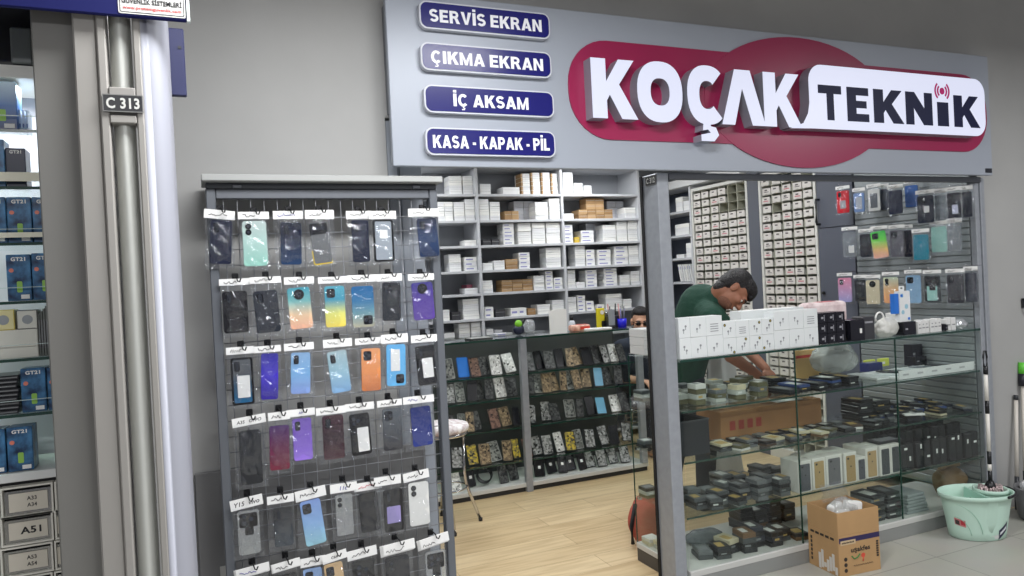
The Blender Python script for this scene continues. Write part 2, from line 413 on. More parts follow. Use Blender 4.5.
GL = {
 'S': (.68, _rib(_el(.34,.70,.235,.20,25,270)[:-1]+_el(.34,.30,.245,.20,90,-155), .205)),
 'E': (.66, [_rect(0,0,.24,1), _rect(.24,0,.66,.21), _rect(.24,.40,.60,.60), _rect(.24,.79,.65,1)]),
 'R': (.78, [_rect(0,0,.24,1)]+_bow(.24,.70,.20)+[[(.36,.42),(.52,0),(.80,0),(.60,.44)]]),
 'P': (.70, [_rect(0,0,.24,1)]+_bow(.24,.68,.215)),
 'V': (.82, [[(.30,0),(.53,0),(.41,.26)], [(0,1),(.30,0),(.41,.26),(.26,1)], [(.83,1),(.57,1),(.41,.26),(.53,0)]]),
 'İ': (.25, [_rect(0,0,.25,1), _rect(0,1.09,.25,1.29)]),
 'I': (.25, [_rect(0,0,.25,1)]),
 'K': (.80, [_rect(0,0,.24,1), [(.24,.34),(.24,.62),(.50,1),(.80,1),(.50,.60),(.40,.46)], [(.40,.46),(.50,.60),(.82,0),(.52,0),(.335,.44)]]),
 'A': (.84, [[(0,0),(.25,0),(.42,.66),(.30,1)], [(.60,0),(.85,0),(.54,1),(.30,1),(.42,.66)], [(.315,.18),(.535,.18),(.49,.36),(.36,.36)]]),
 'N': (.78, [_rect(0,0,.23,1), _rect(.55,0,.78,1), [(.23,.62),(.55,0),(.55,.38),(.23,1)]]),
 'M': (.94, [_rect(0,0,.21,1), _rect(.73,0,.94,1), [(.21,1),(.21,.62),(.37,0),(.47,.34)], [(.73,1),(.47,.34),(.57,0),(.73,.62)], [(.37,0),(.57,0),(.47,.34)]]),
 'Ç': (.78, _rib(_el(.40,.50,.285,.40,42,318,20), .215)+[_rect(.36,-.12,.46,.0), _rect(.28,-.28,.50,-.20), _rect(.42,-.20,.54,-.10)]),
 'L': (.60, [_rect(0,0,.24,1), _rect(.24,0,.60,.22)]),
 '-': (.32, [_rect(0,.30,.32,.50)]),
 ' ': (.20, []),
}
def heavy_text(mb, body, cx, y, z0, h, w):
    tot = sum(GL[c][0]+.10 for c in body)-.10; k = w/tot; x = cx-w/2
    for c in body:
        gw, pcs = GL[c]
        for j, pc in enumerate(pcs):
            mb.add([(x+a*k, y-.00015*(j % 3), z0+b*h) for a, b in pc], [list(range(len(pc)))])
        x += (gw+.10)*k
# four blue service plates
pb = mat('navy_plate', (26,26,104), .24, spec=.35); pw = mat('plate_white', (240,240,245), .4)
for body, lab, (uL, vL0, vL1, uR, vR0, vR1), tw in (
    ('SERVİS EKRAN', 'navy plate reading SERVIS EKRAN, topmost on the grey sign board', (419.5,1,28,550,12.5,39), .86),
    ('ÇIKMA EKRAN', 'navy plate reading CIKMA EKRAN with a pale lamp reflection', (421,42,69.5,551.5,52,78), .86),
    ('İÇ AKSAM', 'navy plate reading IC AKSAM, third down on the sign board', (424.5,84,111.5,554,92,118), .58),
    ('KASA - KAPAK - PİL', 'navy plate reading KASA KAPAK PIL, lowest on the sign board', (426,127.5,155,555.5,131,157), .9)):
    y = FY-.03
    a0 = PY(uL, (vL0+vL1)/2, y); a1 = PY(uR, (vR0+vR1)/2, y); h = ((PY(uL,vL0,y)-PY(uL,vL1,y)).z+(PY(uR,vR0,y)-PY(uR,vR1,y)).z)/2
    zc = (a0.z+a1.z)/2; W = a1.x-a0.x
    t = thing('service_plate', lab, 'sign plate', ((a0.x+a1.x)/2, FY, zc))
    MB().prism(rrect(-W/2, W/2, -h/2, h/2, .032), -.028, -.001).obj('plate', mat('plate_edge', (205,208,215), .35), t)
    MB().prism(rrect(-W/2+.006, W/2-.006, -h/2+.006, h/2-.006, .027), -.030, -.0281).obj('blue_face', pb, t)
    q = MB(); heavy_text(q, body, 0, -.0306, -h*.245, h*.46, W*tw)
    q.obj('lettering', pw, t)

# small ceiling lamp glint under the sign and the shop ceiling lights
led = mat('led_panel', (255,255,255), .5, emit=6)
for i, (x, y) in enumerate(((1.5,4.0),(3.3,4.0),(1.5,5.6),(3.3,5.6))):
    t = thing('ceiling_light', ['square white ceiling lamp over the shop entrance','square white ceiling lamp over the green shirted man','square white ceiling lamp over the glass counter','square white ceiling lamp near the drawer cabinets'][i], 'ceiling lamp', (x, y, SHOPC-.03))
    MB().box(-.3,.3,-.3,.3,0,.03,b=.004).obj('frame', WHITE, t)
    MB().box(-.27,.27,-.27,.27,-.004,0).obj('diffuser', led, t)
# ================================================================ THE WIRE DISPLAY RACK BY THE DOOR
RY = 2.80
RX0, RX1, RTOP = 0.038, 0.886, 1.93
rk = thing('display_rack', 'tall grey wire grid rack of bagged phone covers beside the entrance', 'display rack', (RX0, RY, 0))
rm = mat('rack_grey', (104,108,114), .42, .25)
def rr(mb, name, mats, parent=rk): mb.xf(Matrix.Translation((-RX0, -RY, 0))); return mb.obj(name, mats, parent)
rr(MB().box(RX0, RX0+.032, RY-.015, RY+.03, 0, RTOP, b=.003), 'post', rm)
rr(MB().box(RX1-.032, RX1, RY-.015, RY+.03, 0, RTOP, b=.003), 'post', rm)
for z in (RTOP-.035, .10): rr(MB().box(RX0+.0325, RX1-.0325, RY-.012, RY+.026, z, z+.034, b=.003), 'crossbar', rm)
tb = MB(); tb.box(RX0-.012, RX1+.012, RY-.06, RY+.13, RTOP+.022, RTOP+.046, b=.003)
rr(tb, 'top_board', mat('board_grey', (168,170,168), .5))
rr(MB().box(RX0+.002, RX1-.002, RY-.012, RY+.09, RTOP+.0005, RTOP+.0215, b=.002), 'top_channel', mat('rack_dark', (66,70,74), .5, .2))
for x in (RX0+.09, RX1-.10): rr(MB().box(x, x+.03, RY-.022, RY-.0125, RTOP+.002, RTOP+.014, b=.002), 'latch', rm)
g = MB(); wx0, wx1 = RX0+.034, RX1-.034
nx = 17; 
for i in range(nx): 
    x = wx0 + (wx1-wx0)*(i+.5)/nx; g.tube([(x, RY+.004, .135), (x, RY+.004, RTOP-.036)], .0019, 5)
z = .16
while z < RTOP-.05: g.tube([(wx0, RY+.0005, z), (wx1, RY+.0005, z)], .0019, 5); z += .0555
rr(g, 'wire_mesh', mat('wire_grey', (150,152,156), .4, .5))
# access panel in the wall behind the rack
ap = thing('access_panel', 'flush grey access panel low on the wall behind the wire rack', 'panel', (.05, WY, 0))
MB().box(-.10, .78, -.02, -.001, .02, .90, b=.003).obj('panel_door', mat('panel_grey', (112,112,112), .6), ap)
kp = MB(); kp.box(-.03, -.008, -.024, -.0205, .50, .545); kp.obj('lock_plate', mat('lock_plate', (180,180,176), .4, .4), ap)

def cover_mat(spec):
    if isinstance(spec[0], (list, tuple)):
        nm = 'cover_' + '_'.join('%02x%02x%02x' % tuple(c) for c in spec)
        n = len(spec); return mat(nm, rough=.18, coat=.5, grad=[(i/(n-1), c) for i, c in enumerate(spec)])
    return mat('cover_%02x%02x%02x' % tuple(spec), spec, .2, coat=.25)
CLEARBACK = clear('clear_cover', (222,226,228), .08, .25, milk=.12)
def packet(label, P, cw, ch, spec, tilt=0, head=None, hh=.028, card_tilt=0, cam='bar', text=None, sticker=None, rotz=0, bagx=0, drop=.022, group=None, frame=None, off=0, thick=1, ink=True, textc=INK, upside=False, yellow=False):
    """P: centre of the header card (world); the card, the bag and the cover hang below it"""
    t = thing('hanging_phone_cover', label, 'phone cover', P, rotz, group)
    hw = (head or cw+.03)/2
    c = MB()
    for k in range(thick): c.box(-hw+.002*k, hw+.001*k, -.0016-.003*k, -.0002-.003*k, -hh/2+.002*k, hh/2+.001*k)
    c.xf(Matrix.Rotation(card_tilt, 4, 'Y'))
    hd = c.obj('header_card', PAPER, t)
    yf = -.0022-.003*(thick-1)
    if text:
        q = MB(); put_text(q, text, 0, yf, -.001, w=min(hw*1.7, hh*.42*len(text)*.62), bold=.012, shear=.2); q.xf(Matrix.Rotation(card_tilt, 4, 'Y')); q.obj('handwriting', textc, hd)
    elif ink:
        q = MB(); x = -hw*.7; rnd = random.Random(label)
        pts = []
        for k in range(rnd.randint(9, 14)):
            pts.append((x, yf-.0006, rnd.uniform(-.0065,.0065))); x += hw*rnd.uniform(.05,.12)
        q.tube(pts, .0011, 4); q.xf(Matrix.Rotation(card_tilt, 4, 'Y')); q.obj('handwriting', textc, hd)
    # bag: slightly crumpled clear film around the cover
    bw = max(hw*2-.004, cw+.016); bh = drop + ch + .019
    bm = MB(); nxx, nzz = 5, 8; rnd = random.Random(label+'b')
    for sgn in (-1, 1):
        vs = []
        for j in range(nzz+1):
            for i in range(nxx+1):
                u_, v_ = i/nxx, j/nzz
                edge = min(u_, 1-u_, 1-v_ if j else 1)*2
                d = .009*min(1, edge*2.2) if sgn < 0 else .006*min(1, edge*2.2)
                jit = 0 if i in (0, nxx) or j in (0, nzz) else rnd.uniform(-.0065, .0045)
                xx = -bw/2 + bw*u_ + bagx*v_ + (rnd.uniform(-.004,.004) if i in (0, nxx) and j else 0)
                vs.append((xx, sgn*(d+ (jit if sgn < 0 else 0)) + (-.0009 if sgn<0 else .0002), -hh/2 - bh*v_ + .004))
        fs = []
        for j in range(nzz):
            for i in range(nxx):
                a = j*(nxx+1)+i; q = (a, a+nxx+1, a+nxx+2, a+1)
                fs.append(q if sgn < 0 else q[::-1])
        bm.add(vs, fs, 0, False)
    bm.obj('plastic_bag', FILM, t)
    # the cover itself
    cm_ = cover_mat(spec) if spec != 'clear' else CLEARBACK
    R = Matrix.Translation((bagx*.6+off, 0, -hh/2-drop-ch/2)) @ Matrix.Rotation(tilt, 4, 'Y')
    th = .0075
    b = MB(); r = cw*.13
    b.prism(rrect(-cw/2+.0012, cw/2-.0012, -ch/2+.0012, ch/2-.0012, r), -th/2, -th/2+.0012, 0)
    b.ring(rrect(-cw/2, cw/2, -ch/2, ch/2, r), rrect(-cw/2+.0012, cw/2-.0012, -ch/2+.0012, ch/2-.0012, r), -th/2+.0006, th/2-.001, 0)
    if frame: b.ring(rrect(-cw/2-.002, cw/2+.002, -ch/2-.002, ch/2+.002, r), rrect(-cw/2+.005, cw/2-.005, -ch/2+.005, ch/2-.005, r*.6), -th/2-.0012, th/2, 1)
    b.xf(R); cov = b.obj('cover', [cm_, cover_mat(frame)] if frame else [cm_], t)
    if yellow:
        q = MB(); q.prism(rrect(-cw/2-.001, cw/2+.001, -ch/2-.004, -ch/2+.010, .004), -th/2+.0015, th/2+.001); q.prism(rrect(-cw/2-.003, -cw/2+.006, -ch/2, -ch/2+.05, .003), -th/2+.002, th/2+.0008); q.xf(R); q.obj('yellow_rim', mat('yellow_plastic', (226,196,40), .4), cov)
    RU = R @ Matrix.Rotation(pi, 4, 'Y') if upside else R
    k = MB(); y0 = -th/2-.0016; y1 = -th/2-.0001
    if cam == 'bar':
        k.prism(rrect(-cw*.36, -cw*.10, ch*.22, ch*.43, .005), y0, y1)
        for zz in (.27,.325,.38): k.prism(circ(-cw*.23, ch*zz, .006, n=12), y0-.001, y0-.0001, 1)
    elif cam == 'square':
        k.prism(rrect(-cw*.40, cw*.02, ch*.22, ch*.44, .007), y0, y1)
        for xx, zz in ((-.29,.27),(-.29,.385),(-.09,.33)): k.prism(circ(cw*xx, ch*zz, .0075, n=12), y0-.001, y0-.0001, 1)
    elif cam == 'round':
        k.prism(circ(0, ch*.33, cw*.24, n=24), y0, y1)
        for xx, zz in ((-.07,.36),(.07,.36),(0,.29)): k.prism(circ(cw*xx, ch*zz, .005, n=12), y0-.001, y0-.0001, 1)
    elif cam == 'two':
        for zz in (.25,.38): 
            k.prism(circ(-cw*.25, ch*zz, cw*.13, n=18), y0, y1); k.prism(circ(-cw*.25, ch*zz, cw*.07, n=12), y0-.001, y0-.0001, 1)
    elif cam == 'visor':
        k.prism(rrect(-cw*.5, cw*.5, ch*.20, ch*.47, .005), y0, y1)
        for xx in (-.3, -.05, .2): k.prism(circ(cw*xx, ch*.34, .007, n=12), y0-.001, y0-.0001, 1)
    elif cam == 'plate':
        k.prism(rrect(-cw*.42, cw*.42, ch*.12, ch*.44, .007), y0, y1); k.prism(rrect(-cw*.18, cw*.22, -ch*.06, ch*.118, .004), y0, y1)
        for xx, zz in ((-.2,.22),(-.2,.36),(.12,.30)): k.prism(circ(cw*xx, ch*zz, .008, n=12), y0-.001, y0-.0001, 1)
    if k.v:
        k.xf(RU); k.obj('camera_window', [mat('camera_black', (16,18,24), .15, coat=.5), mat('lens_dark', (60,64,72), .1, .3)], cov)
    if sticker:
        a0, a1, b0, b1 = sticker if len(sticker) == 4 else sticker[:4]
        k = MB(); k.prism(rrect(cw*a0, cw*a1, ch*b0, ch*b1, .003), -th/2-.0011, -th/2-.0001); k.xf(RU)
        k.obj('label_sticker', mat('sticker_'+'%02x%02x%02x' % (sticker[4] if len(sticker) > 4 else (226,226,224)), sticker[4] if len(sticker) > 4 else (226,226,224), .55), cov)
    return t

def pk(label, hd, cv, spec, yo=0, **kw):
    """hd: (u0,u1,v0,v1) header card in the photograph, cv: same for the cover, both read on the rack's hanging plane"""
    y = RY-.036-yo
    u0,u1,v0,v1 = hd; a,b,c,d = cv
    P = PY((u0+u1)/2, (v0+v1)/2, y)
    hw = PY(u1, v1, y).x-PY(u0, v1, y).x
    Q = PY((a+b)/2, (c+d)/2, y)
    tl = abs(kw.get('tilt', 0))
    Wb = PY(b, (c+d)/2, y).x-PY(a, (c+d)/2, y).x; Hb = PY((a+b)/2, c, y).z-PY((a+b)/2, d, y).z
    ch = Hb/(1+.35*math.sin(tl)); cw = max(.055, Wb - .7*ch*math.sin(tl))
    hh = max(.02, (PY(u0, v0, y).z-PY(u0, v1, y).z)*.82)
    dx = Q.x-P.x
    kw.setdefault('hh', hh); kw.setdefault('head', hw)
    drop = P.z - kw['hh']/2 - (Q.z+ch/2)
    t = packet(label, P, cw, ch, spec, off=dx, drop=max(drop, .004), **kw)
    # the hook the card hangs from
    hx, hz = P.x-RX0+.004, P.z+kw['hh']*.5
    h = MB(); h.box(hx-.011, hx+.011, -.012, -.0025, hz-.004, hz+.020, b=.002)
    y2 = -.036-yo
    yk = y2-.006-.003*kw.get('thick', 1); kz = hz+.006+.0022*kw.get('thick',1)-.002+abs(math.sin(kw.get('card_tilt', 0)))*.01
    h.tube([(hx,-.010,kz),(hx,y2+.006,kz),(hx+.002,yk-.004,kz-.001),(hx+.006,yk-.011,kz-.016),(hx+.012,yk-.016,kz-.018),(hx+.0165,yk-.020,kz-.006)], .0025, 6)
    h.obj('hook', BLACK, rk)
    return t
NAVY=(24,30,52); BLK=(24,25,29); DG=(52,55,60)
T = rad
R1 = [
 ('dark navy phone cover first in the top row of the wire rack', (204,235,209,220),(210,234,219,264), NAVY, dict(tilt=T(4),card_tilt=T(6),bagx=-.006)),
 ('pale mint phone cover with two round cameras, top row of the wire rack', (238,269,211,220),(243,267,221,266), [(150,205,190),(176,208,200),(190,204,200)], dict(cam='two')),
 ('dark blue phone cover beside the mint one, top row of the wire rack', (273,303,210,220),(280,302,222,265), [(34,58,92),(22,34,60),(20,26,44)], dict(tilt=T(2),textc=mat('blue_ink',(50,50,150),.6))),
 ('grey phone cover with black camera visor and yellow lower edge on the wire rack', (305,334,209,220),(310,331,221,264), (104,106,108), dict(tilt=T(-6),cam='visor',yellow=True)),
 ('narrow dark navy phone cover fifth in the top row of the wire rack', (346,371,210,220),(352,369,219,261), NAVY, dict()),
 ('silver phone back panel with square label and dark rim in the top row', (369,396,210,220),(374,393,220,261), (150,158,166), dict(frame=BLK,cam=None,sticker=(-.18,.22,.05,.26))),
 ('glossy dark blue phone cover hanging alone at the end of the top row', (408,438,208,218),(418,439,218,257), [(28,44,74),(44,62,96),(22,30,52)], dict(tilt=T(-3),thick=2,bagx=-.004)),
]
R2 = [
 ('black phone cover first in the second row of the wire rack', (219,250,278,286),(223,248,291,333), BLK, dict()),
 ('dark charcoal phone cover second in the second row of the wire rack', (250,281,276,284),(254,280,290,333), (40,44,52), dict(tilt=T(-3))),
 ('teal to peach gradient phone cover with a blue round camera on the rack', (284,314,276,285),(288,312,287,329), [(236,178,150),(228,196,160),(120,180,180),(60,150,170)], dict(cam='round',tilt=T(-3))),
 ('teal and yellow marbled phone cover in the second row of the wire rack', (318,347,276,284),(325,345,286,327), [(232,210,90),(214,214,120),(70,150,176),(90,170,190)], dict(cam='square')),
 ('blue to beige gradient phone cover hung upside down in the second row', (347,377,274,283),(352,374,286,327), [(176,172,150),(110,150,160),(40,110,158),(30,96,150)], dict(cam='square',upside=True)),
 ('slate black phone cover sixth in the second row of the wire rack', (377,402,273,282),(382,401,282,321), (34,38,44), dict(tilt=T(2),cam='square')),
 ('purple phone cover with a small teal camera at the end of second row', (408,434,273,281),(412,434,282,320), [(92,70,150),(84,62,146),(60,56,130)], dict(cam='round',tilt=T(-2))),
]
R3 = [
 ('clear phone cover with white label and blue lower half, third rack row', (226,254,346,355),(232,253,358,404), [(30,96,140),(36,80,110),(80,84,90),(92,96,100)], dict(sticker=(-.25,.35,-.36,.12),cam='bar',frame=BLK)),
 ('shiny royal purple phone cover in the third row of the wire rack', (254,281,345,353),(260,279,352,399), [(50,40,140),(66,50,190),(44,40,150)], dict(tilt=T(3),cam=None)),
 ('powder blue to lilac phone cover in the third row of the wire rack', (284,314,342,351),(290,311,352,394), [(136,160,220),(124,176,222),(140,176,214)], dict(tilt=T(3),cam='bar')),
 ('silvery blue phone cover tilted outward, third row of the wire rack', (323,352,338,348),(328,350,350,393), [(130,172,214),(150,188,204),(168,190,196)], dict(tilt=T(-5),cam='bar')),
 ('bright orange phone cover in the third row of the wire rack', (355,381,337,345),(361,381,348,391), [(196,116,70),(232,150,92),(228,160,110)], dict(tilt=T(2),cam='square')),
 ('sky blue phone cover with white label hung upside down, third rack row', (381,408,333,344),(386,406,344,386), (104,178,228), dict(sticker=(-.2,.28,-.38,.14),cam='square',upside=True,tilt=T(2))),
 ('black phone cover with a large white label ending the third row', (411,437,334,343),(416,436,345,385), BLK, dict(sticker=(-.20,.36,-.32,.18),cam='bar',tilt=T(-3))),
]
R4 = [
 ('black phone cover with two stacked panels, first in the fourth rack row', (232,266,415,426),(240,262,430,484), (30,33,38), dict(text='A3S   OPPO',card_tilt=T(-5),cam=None)),
 ('plum to maroon gradient phone cover in the fourth row of the wire rack', (268,290,411,421),(269,290,425,470), [(112,30,52),(96,34,70),(74,44,100)], dict(tilt=T(2),cam=None)),
 ('violet phone cover in the fourth row of the wire rack', (286,315,408,417),(293,312,418,460), [(150,116,220),(128,98,196),(118,92,180)], dict(text='A9',textc=mat('blue_ink'),cam='bar')),
 ('dark burgundy phone cover in the fourth row of the wire rack', (316,346,406,415),(323,344,415,459), [(64,20,34),(44,22,34),(60,22,38)], dict(cam='bar')),
 ('black phone cover with tall white label in the fourth row of rack', (345,374,402,411),(350,371,413,455), BLK, dict(sticker=(-.16,.40,-.42,.16),cam='square',tilt=T(-2))),
 ('smoke grey phone cover with teal camera in the fourth row of rack', (377,402,399,407),(383,402,408,450), [(40,40,46),(70,74,80),(92,98,104)], dict(cam='square')),
 ('royal blue phone cover ending the fourth row of the wire rack', (403,434,395,404),(411,432,406,446), [(34,52,130),(30,46,120),(26,40,104)], dict(tilt=T(-2),cam=None,textc=mat('blue_ink'))),
]
R5 = [
 ('clear phone cover with a black camera patch, first in the fifth rack row', (230,263,496,509),(238,260,510,554), 'clear', dict(text='Y15  vivo',card_tilt=T(-6),cam='plate',frame=None)),
 ('smoky black phone cover second in the fifth row of the wire rack', (267,294,494,504),(274,293,507,546), [(60,68,76),(40,46,54),(24,26,30)], dict(cam='bar')),
 ('light blue phone cover with black square camera tilted in the fifth row', (295,326,487,500),(301,325,498,545), [(150,200,214),(140,180,226),(130,160,220)], dict(tilt=T(-6),cam='square',card_tilt=T(-6))),
 ('clear phone cover with two camera rings in the fifth row of rack', (330,357,482,493),(336,353,494,535), 'clear', dict(cam='two',text='11c',textc=mat('blue_ink'))),
 ('matte black phone cover tilted in the fifth row of the wire rack', (354,382,481,491),(359,380,492,532), (30,31,34), dict(tilt=T(-3),cam=None,textc=mat('red_ink',(190,40,60),.6))),
 ('black phone cover with lavender square label in the fifth rack row', (374,401,475,486),(384,403,489,531), BLK, dict(sticker=(-.36,.36,-.30,.10,(150,140,190)),cam='bar')),
 ('white phone cover with three camera rings ending the fifth rack row', (403,429,470,481),(409,429,482,525), (226,226,222), dict(card_tilt=T(-5),cam='two')),
]
R6 = [
 ('thick bundle of bagged covers under a purple marked card, lowest rack row', (234,269,565,577),(240,265,580,624), (44,48,54), dict(thick=4,card_tilt=T(-5),textc=mat('blue_ink'))),
 ('black phone cover below two overlapping cards in the lowest rack row', (271,300,560,571),(278,298,574,618), BLK, dict(thick=3,card_tilt=T(-6))),
 ('pale blue phone cover in the lowest row of the wire rack', (300,325,556,567),(304,323,568,612), (140,170,214), dict(thick=2,cam='square')),
 ('gold phone cover with triple camera in the lowest row of the rack', (322,347,551,562),(325,346,562,608), (206,176,134), dict(cam='square',text='C6A',tilt=T(-4),card_tilt=T(-8))),
 ('black phone cover under a handwritten card in the lowest rack row', (347,377,547,559),(353,375,560,606), (26,27,31), dict(cam='plate',card_tilt=T(-4))),
 ('thick stack of clear bags with black cover, lowest rack row', (380,413,541,555),(386,410,556,602), (34,35,40), dict(thick=6,cam='two',card_tilt=T(-4))),
 ('clear cover with black camera patch under a thick stack of cards', (417,447,535,548),(426,446,550,596), 'clear', dict(thick=6,cam='plate',card_tilt=T(-8))),
]
for row in (R1, R2, R3, R4, R5, R6):
    for i, (lab, hd, cv, spec, kw) in enumerate(row):
        t = pk(lab, hd, cv, spec, yo=(i % 2)*.016, **kw)
# ================================================================ WHITE SHELF RACK ON THE BACK WALL
BY = 6.10
SHZ = [2.343, 2.11, 1.886, 1.663, 1.459, 1.235, 1.022]
BX = [1.465, 2.31, 3.155, 4.0]
mel = mat('grey_white_melamine', (196,198,202), .5)
back = mat('shelf_back_grey', (158,161,166), .7)
bk = thing('shelf_rack', 'tall white open shelf rack of small boxes along the back wall', 'shelf rack', (BX[0], BY, 0))
def br_(mb, name, mats, parent=bk): mb.xf(Matrix.Translation((-BX[0], -BY, 0))); return mb.obj(name, mats, parent)
for x in [.62]+BX: br_(MB().box(x-.0125, x+.0125, BY, 6.478, 0, 2.60, b=.0015), 'side_panel', mel)
br_(MB().box(.6, 4.0125, 6.462, 6.478, 0, 2.60), 'back_panel', back)
for z in SHZ+[.78, .55, .30, .08]:
    for a, b in zip([.62]+BX[:-1], BX):
        br_(MB().box(a+.013, b-.013, BY+.002, 6.461, z-.022, z, b=.0015), 'shelf', mel)
for a, b in zip([.62]+BX[:-1], BX): br_(MB().box(a+.013, b-.013, BY+.002, 6.461, 2.578, 2.60), 'shelf', mel)

boxmats = {
 'w': [mat('box_white_%d' % i, c, .6) for i, c in enumerate(((232,233,232),(224,225,226),(238,238,234)))],
 'g': [mat('box_pale_grey', (196,198,204), .6)],
 'b': [mat('box_kraft', (172,140,100), .7), mat('box_kraft_dark', (150,118,80), .7)],
 'd': [mat('box_dark', (52,52,56), .5)],
 'p': [mat('box_pink', (206,120,140), .6)],
 'y': [mat('box_yellow', (206,176,60), .6)],
}
cname = {'w':'white','g':'pale grey','b':'brown','d':'dark','p':'pink','y':'yellow'}
tapem = mat('box_print_violet', (140,140,190), .6); seam = mat('box_seam', (176,177,178), .7)
def carton(x0, x1, y0, y1, z0, z1, m, label, group=None, stripe=None, name='small_carton', cat='box', m2=None):
    cx, cy = (x0+x1)/2, (y0+y1)/2; hx, hy, hz = (x1-x0)/2, (y1-y0)/2, z1-z0
    b = MB(); b.box(-hx, hx, -hy, hy, 0, hz, b=.0018)
    o = b.obj(name, m, loc=(cx, cy, z0))
    o.rotation_euler.z = random.uniform(-.012, .012)
    tag(o, label, cat, group)
    s_ = MB()
    if stripe: s_.box(-hx*.75, hx*random.uniform(.1,.6), -hy-.0006, -hy-.0001, hz*.35, hz*.62); s_.obj('printed_strip', stripe, o)
    else: s_.box(-hx+.003, hx-.003, -hy-.0005, -hy-.0001, hz*.60, hz*.60+.0022); s_.obj('lid_seam', seam if m2 is None else m2, o)
    return o
bays = ['left', 'middle', 'right']
# per shelf: (bay, u0, u1, v_top, columns, rows, kind, depth offset, printed)
ST = {
 0: [(0,449,462,176,1,4,'w',.05,0),(0,463,476,176,1,4,'w',.05,0),(1,480,491,184,1,2,'w',.04,0),(1,503,520,187,1,1,'w',.03,0),
     (1,521,530,173.5,1,5,'w',.04,2),(1,531,540,172.5,1,5,'w',.04,2),(1,541,550,172.5,1,5,'w',.04,2),(1,551,559,173.5,1,5,'w',.04,2),
     (2,563,573,172.5,1,5,'w',.03,0),(2,574,583,183,1,2,'w',.03,0),(2,584,592,185.5,1,2,'w',.03,0)],
 1: [(0,436,453,202,2,4,'w',.03,0),(0,454,464.5,202,1,4,'w',.03,0),(0,465,476,199,1,4,'w',.03,0),(1,479,489,199,1,4,'w',.03,0),(1,490,500,202,1,4,'w',.03,0),
     (1,505,519,211,2,1,'b',.03,0),(1,514,533,201,2,3,'g',.16,0),(1,535,548,202,1,4,'w',.02,0),(1,549,560,198.5,1,5,'w',.02,0),
     (2,564,574,213.5,1,1,'w',.03,0),(2,579,613,209.5,4,2,'b',.03,0),(2,607,624,201,2,3,'g',.19,0),(2,625,636,207.5,1,2,'w',.04,0)],
 2: [(0,465,477,240,1,1,'w',.03,0),(1,483,491,239.5,1,1,'d',.03,0),(1,492,500,239,1,1,'d',.03,0),(1,503,514,222.5,1,6,'w',.03,1),(1,518,531,221.5,1,5,'w',.03,0),(1,532,545,222.5,1,4,'w',.03,0),(1,546,560,221.5,1,4,'w',.03,0),
     (2,564,573,225,1,5,'w',.03,1),(2,575,580,237,1,1,'y',.03,0),(2,581,594,230.5,1,3,'w',.03,1),(2,586,602,222,2,2,'g',.2,0),(2,603,616,225,1,4,'w',.03,0),(2,617,627,221.5,1,5,'w',.03,0),(2,628,638,220.5,1,5,'w',.03,0)],
 3: [(0,449,461,254,1,4,'w',.04,0),(0,464.5,477,257,1,3,'w',.04,1),(1,483,493,263,1,1,'w',.03,0),(1,494,505,260.5,1,2,'w',.03,0),(1,506,518,259,1,2,'b',.04,0),(1,519,530,252.5,1,4,'w',.03,1),(1,546,561,247.5,1,4,'w',.03,0),
     (2,575,585,244.5,1,5,'w',.03,0),(2,586,595,249.5,1,4,'w',.03,1),(2,597.5,611,249.5,1,4,'w',.03,1),(2,614.5,628,246,1,5,'w',.03,1),(2,629,638.5,245.5,1,4,'w',.03,0)],
 4: [(0,465,478,288,1,1,'w',.03,0),(0,467,477,284.5,1,1,'p',.19,0),(1,483,493,280.5,1,3,'w',.03,0),(1,502,533,279.5,3,3,'b',.05,0),(1,534,544.5,275.5,1,4,'w',.03,0),(1,545.5,553,270,1,5,'w',.03,1),(1,554,563,277.5,1,3,'w',.03,1),
     (2,567.5,575.5,270,1,5,'w',.03,0),(2,576.5,585,282,1,1,'w',.03,0),(2,586,597,270,1,5,'w',.03,1),(2,604,617,266,1,6,'w',.03,1),(2,620.5,630,275,1,3,'w',.03,0),(2,631,640,271,1,4,'w',.03,0)],
 5: [(0,441,450,310,1,2,'w',.03,0),(0,452,461,312,1,1,'d',.03,0),(0,463,479,299,1,4,'w',.03,0),(1,485,494,307,1,2,'w',.03,1),(1,496,506,309,1,1,'d',.03,0),(1,511,527,308,2,1,'w',.03,1),(1,528,536,308.5,1,1,'b',.03,0),(1,537.5,550.5,304.5,1,2,'w',.03,0),(1,552.5,564.5,300,1,3,'w',.03,0),
     (2,568,576.5,297,1,3,'w',.03,0),(2,577.5,585.5,295.5,1,4,'w',.03,1),(2,586.5,594.5,301,1,2,'w',.03,1),(2,597,604.5,304.5,1,1,'w',.03,1),(2,606,622,294,1,4,'w',.03,0),(2,623.5,632,299,1,2,'w',.03,0)],
 6: [(0,444,455,333,1,1,'w',.03,0),(0,459,470,323,1,4,'w',.03,0),(0,471,482,320,1,4,'w',.03,0),(1,486.5,494,329,1,2,'w',.03,0),(1,495,503,330,1,2,'g',.03,0),(1,503.8,513,333,1,1,'w',.03,0),(1,534,546,331,1,1,'g',.03,0)],
}
MIDX = {}
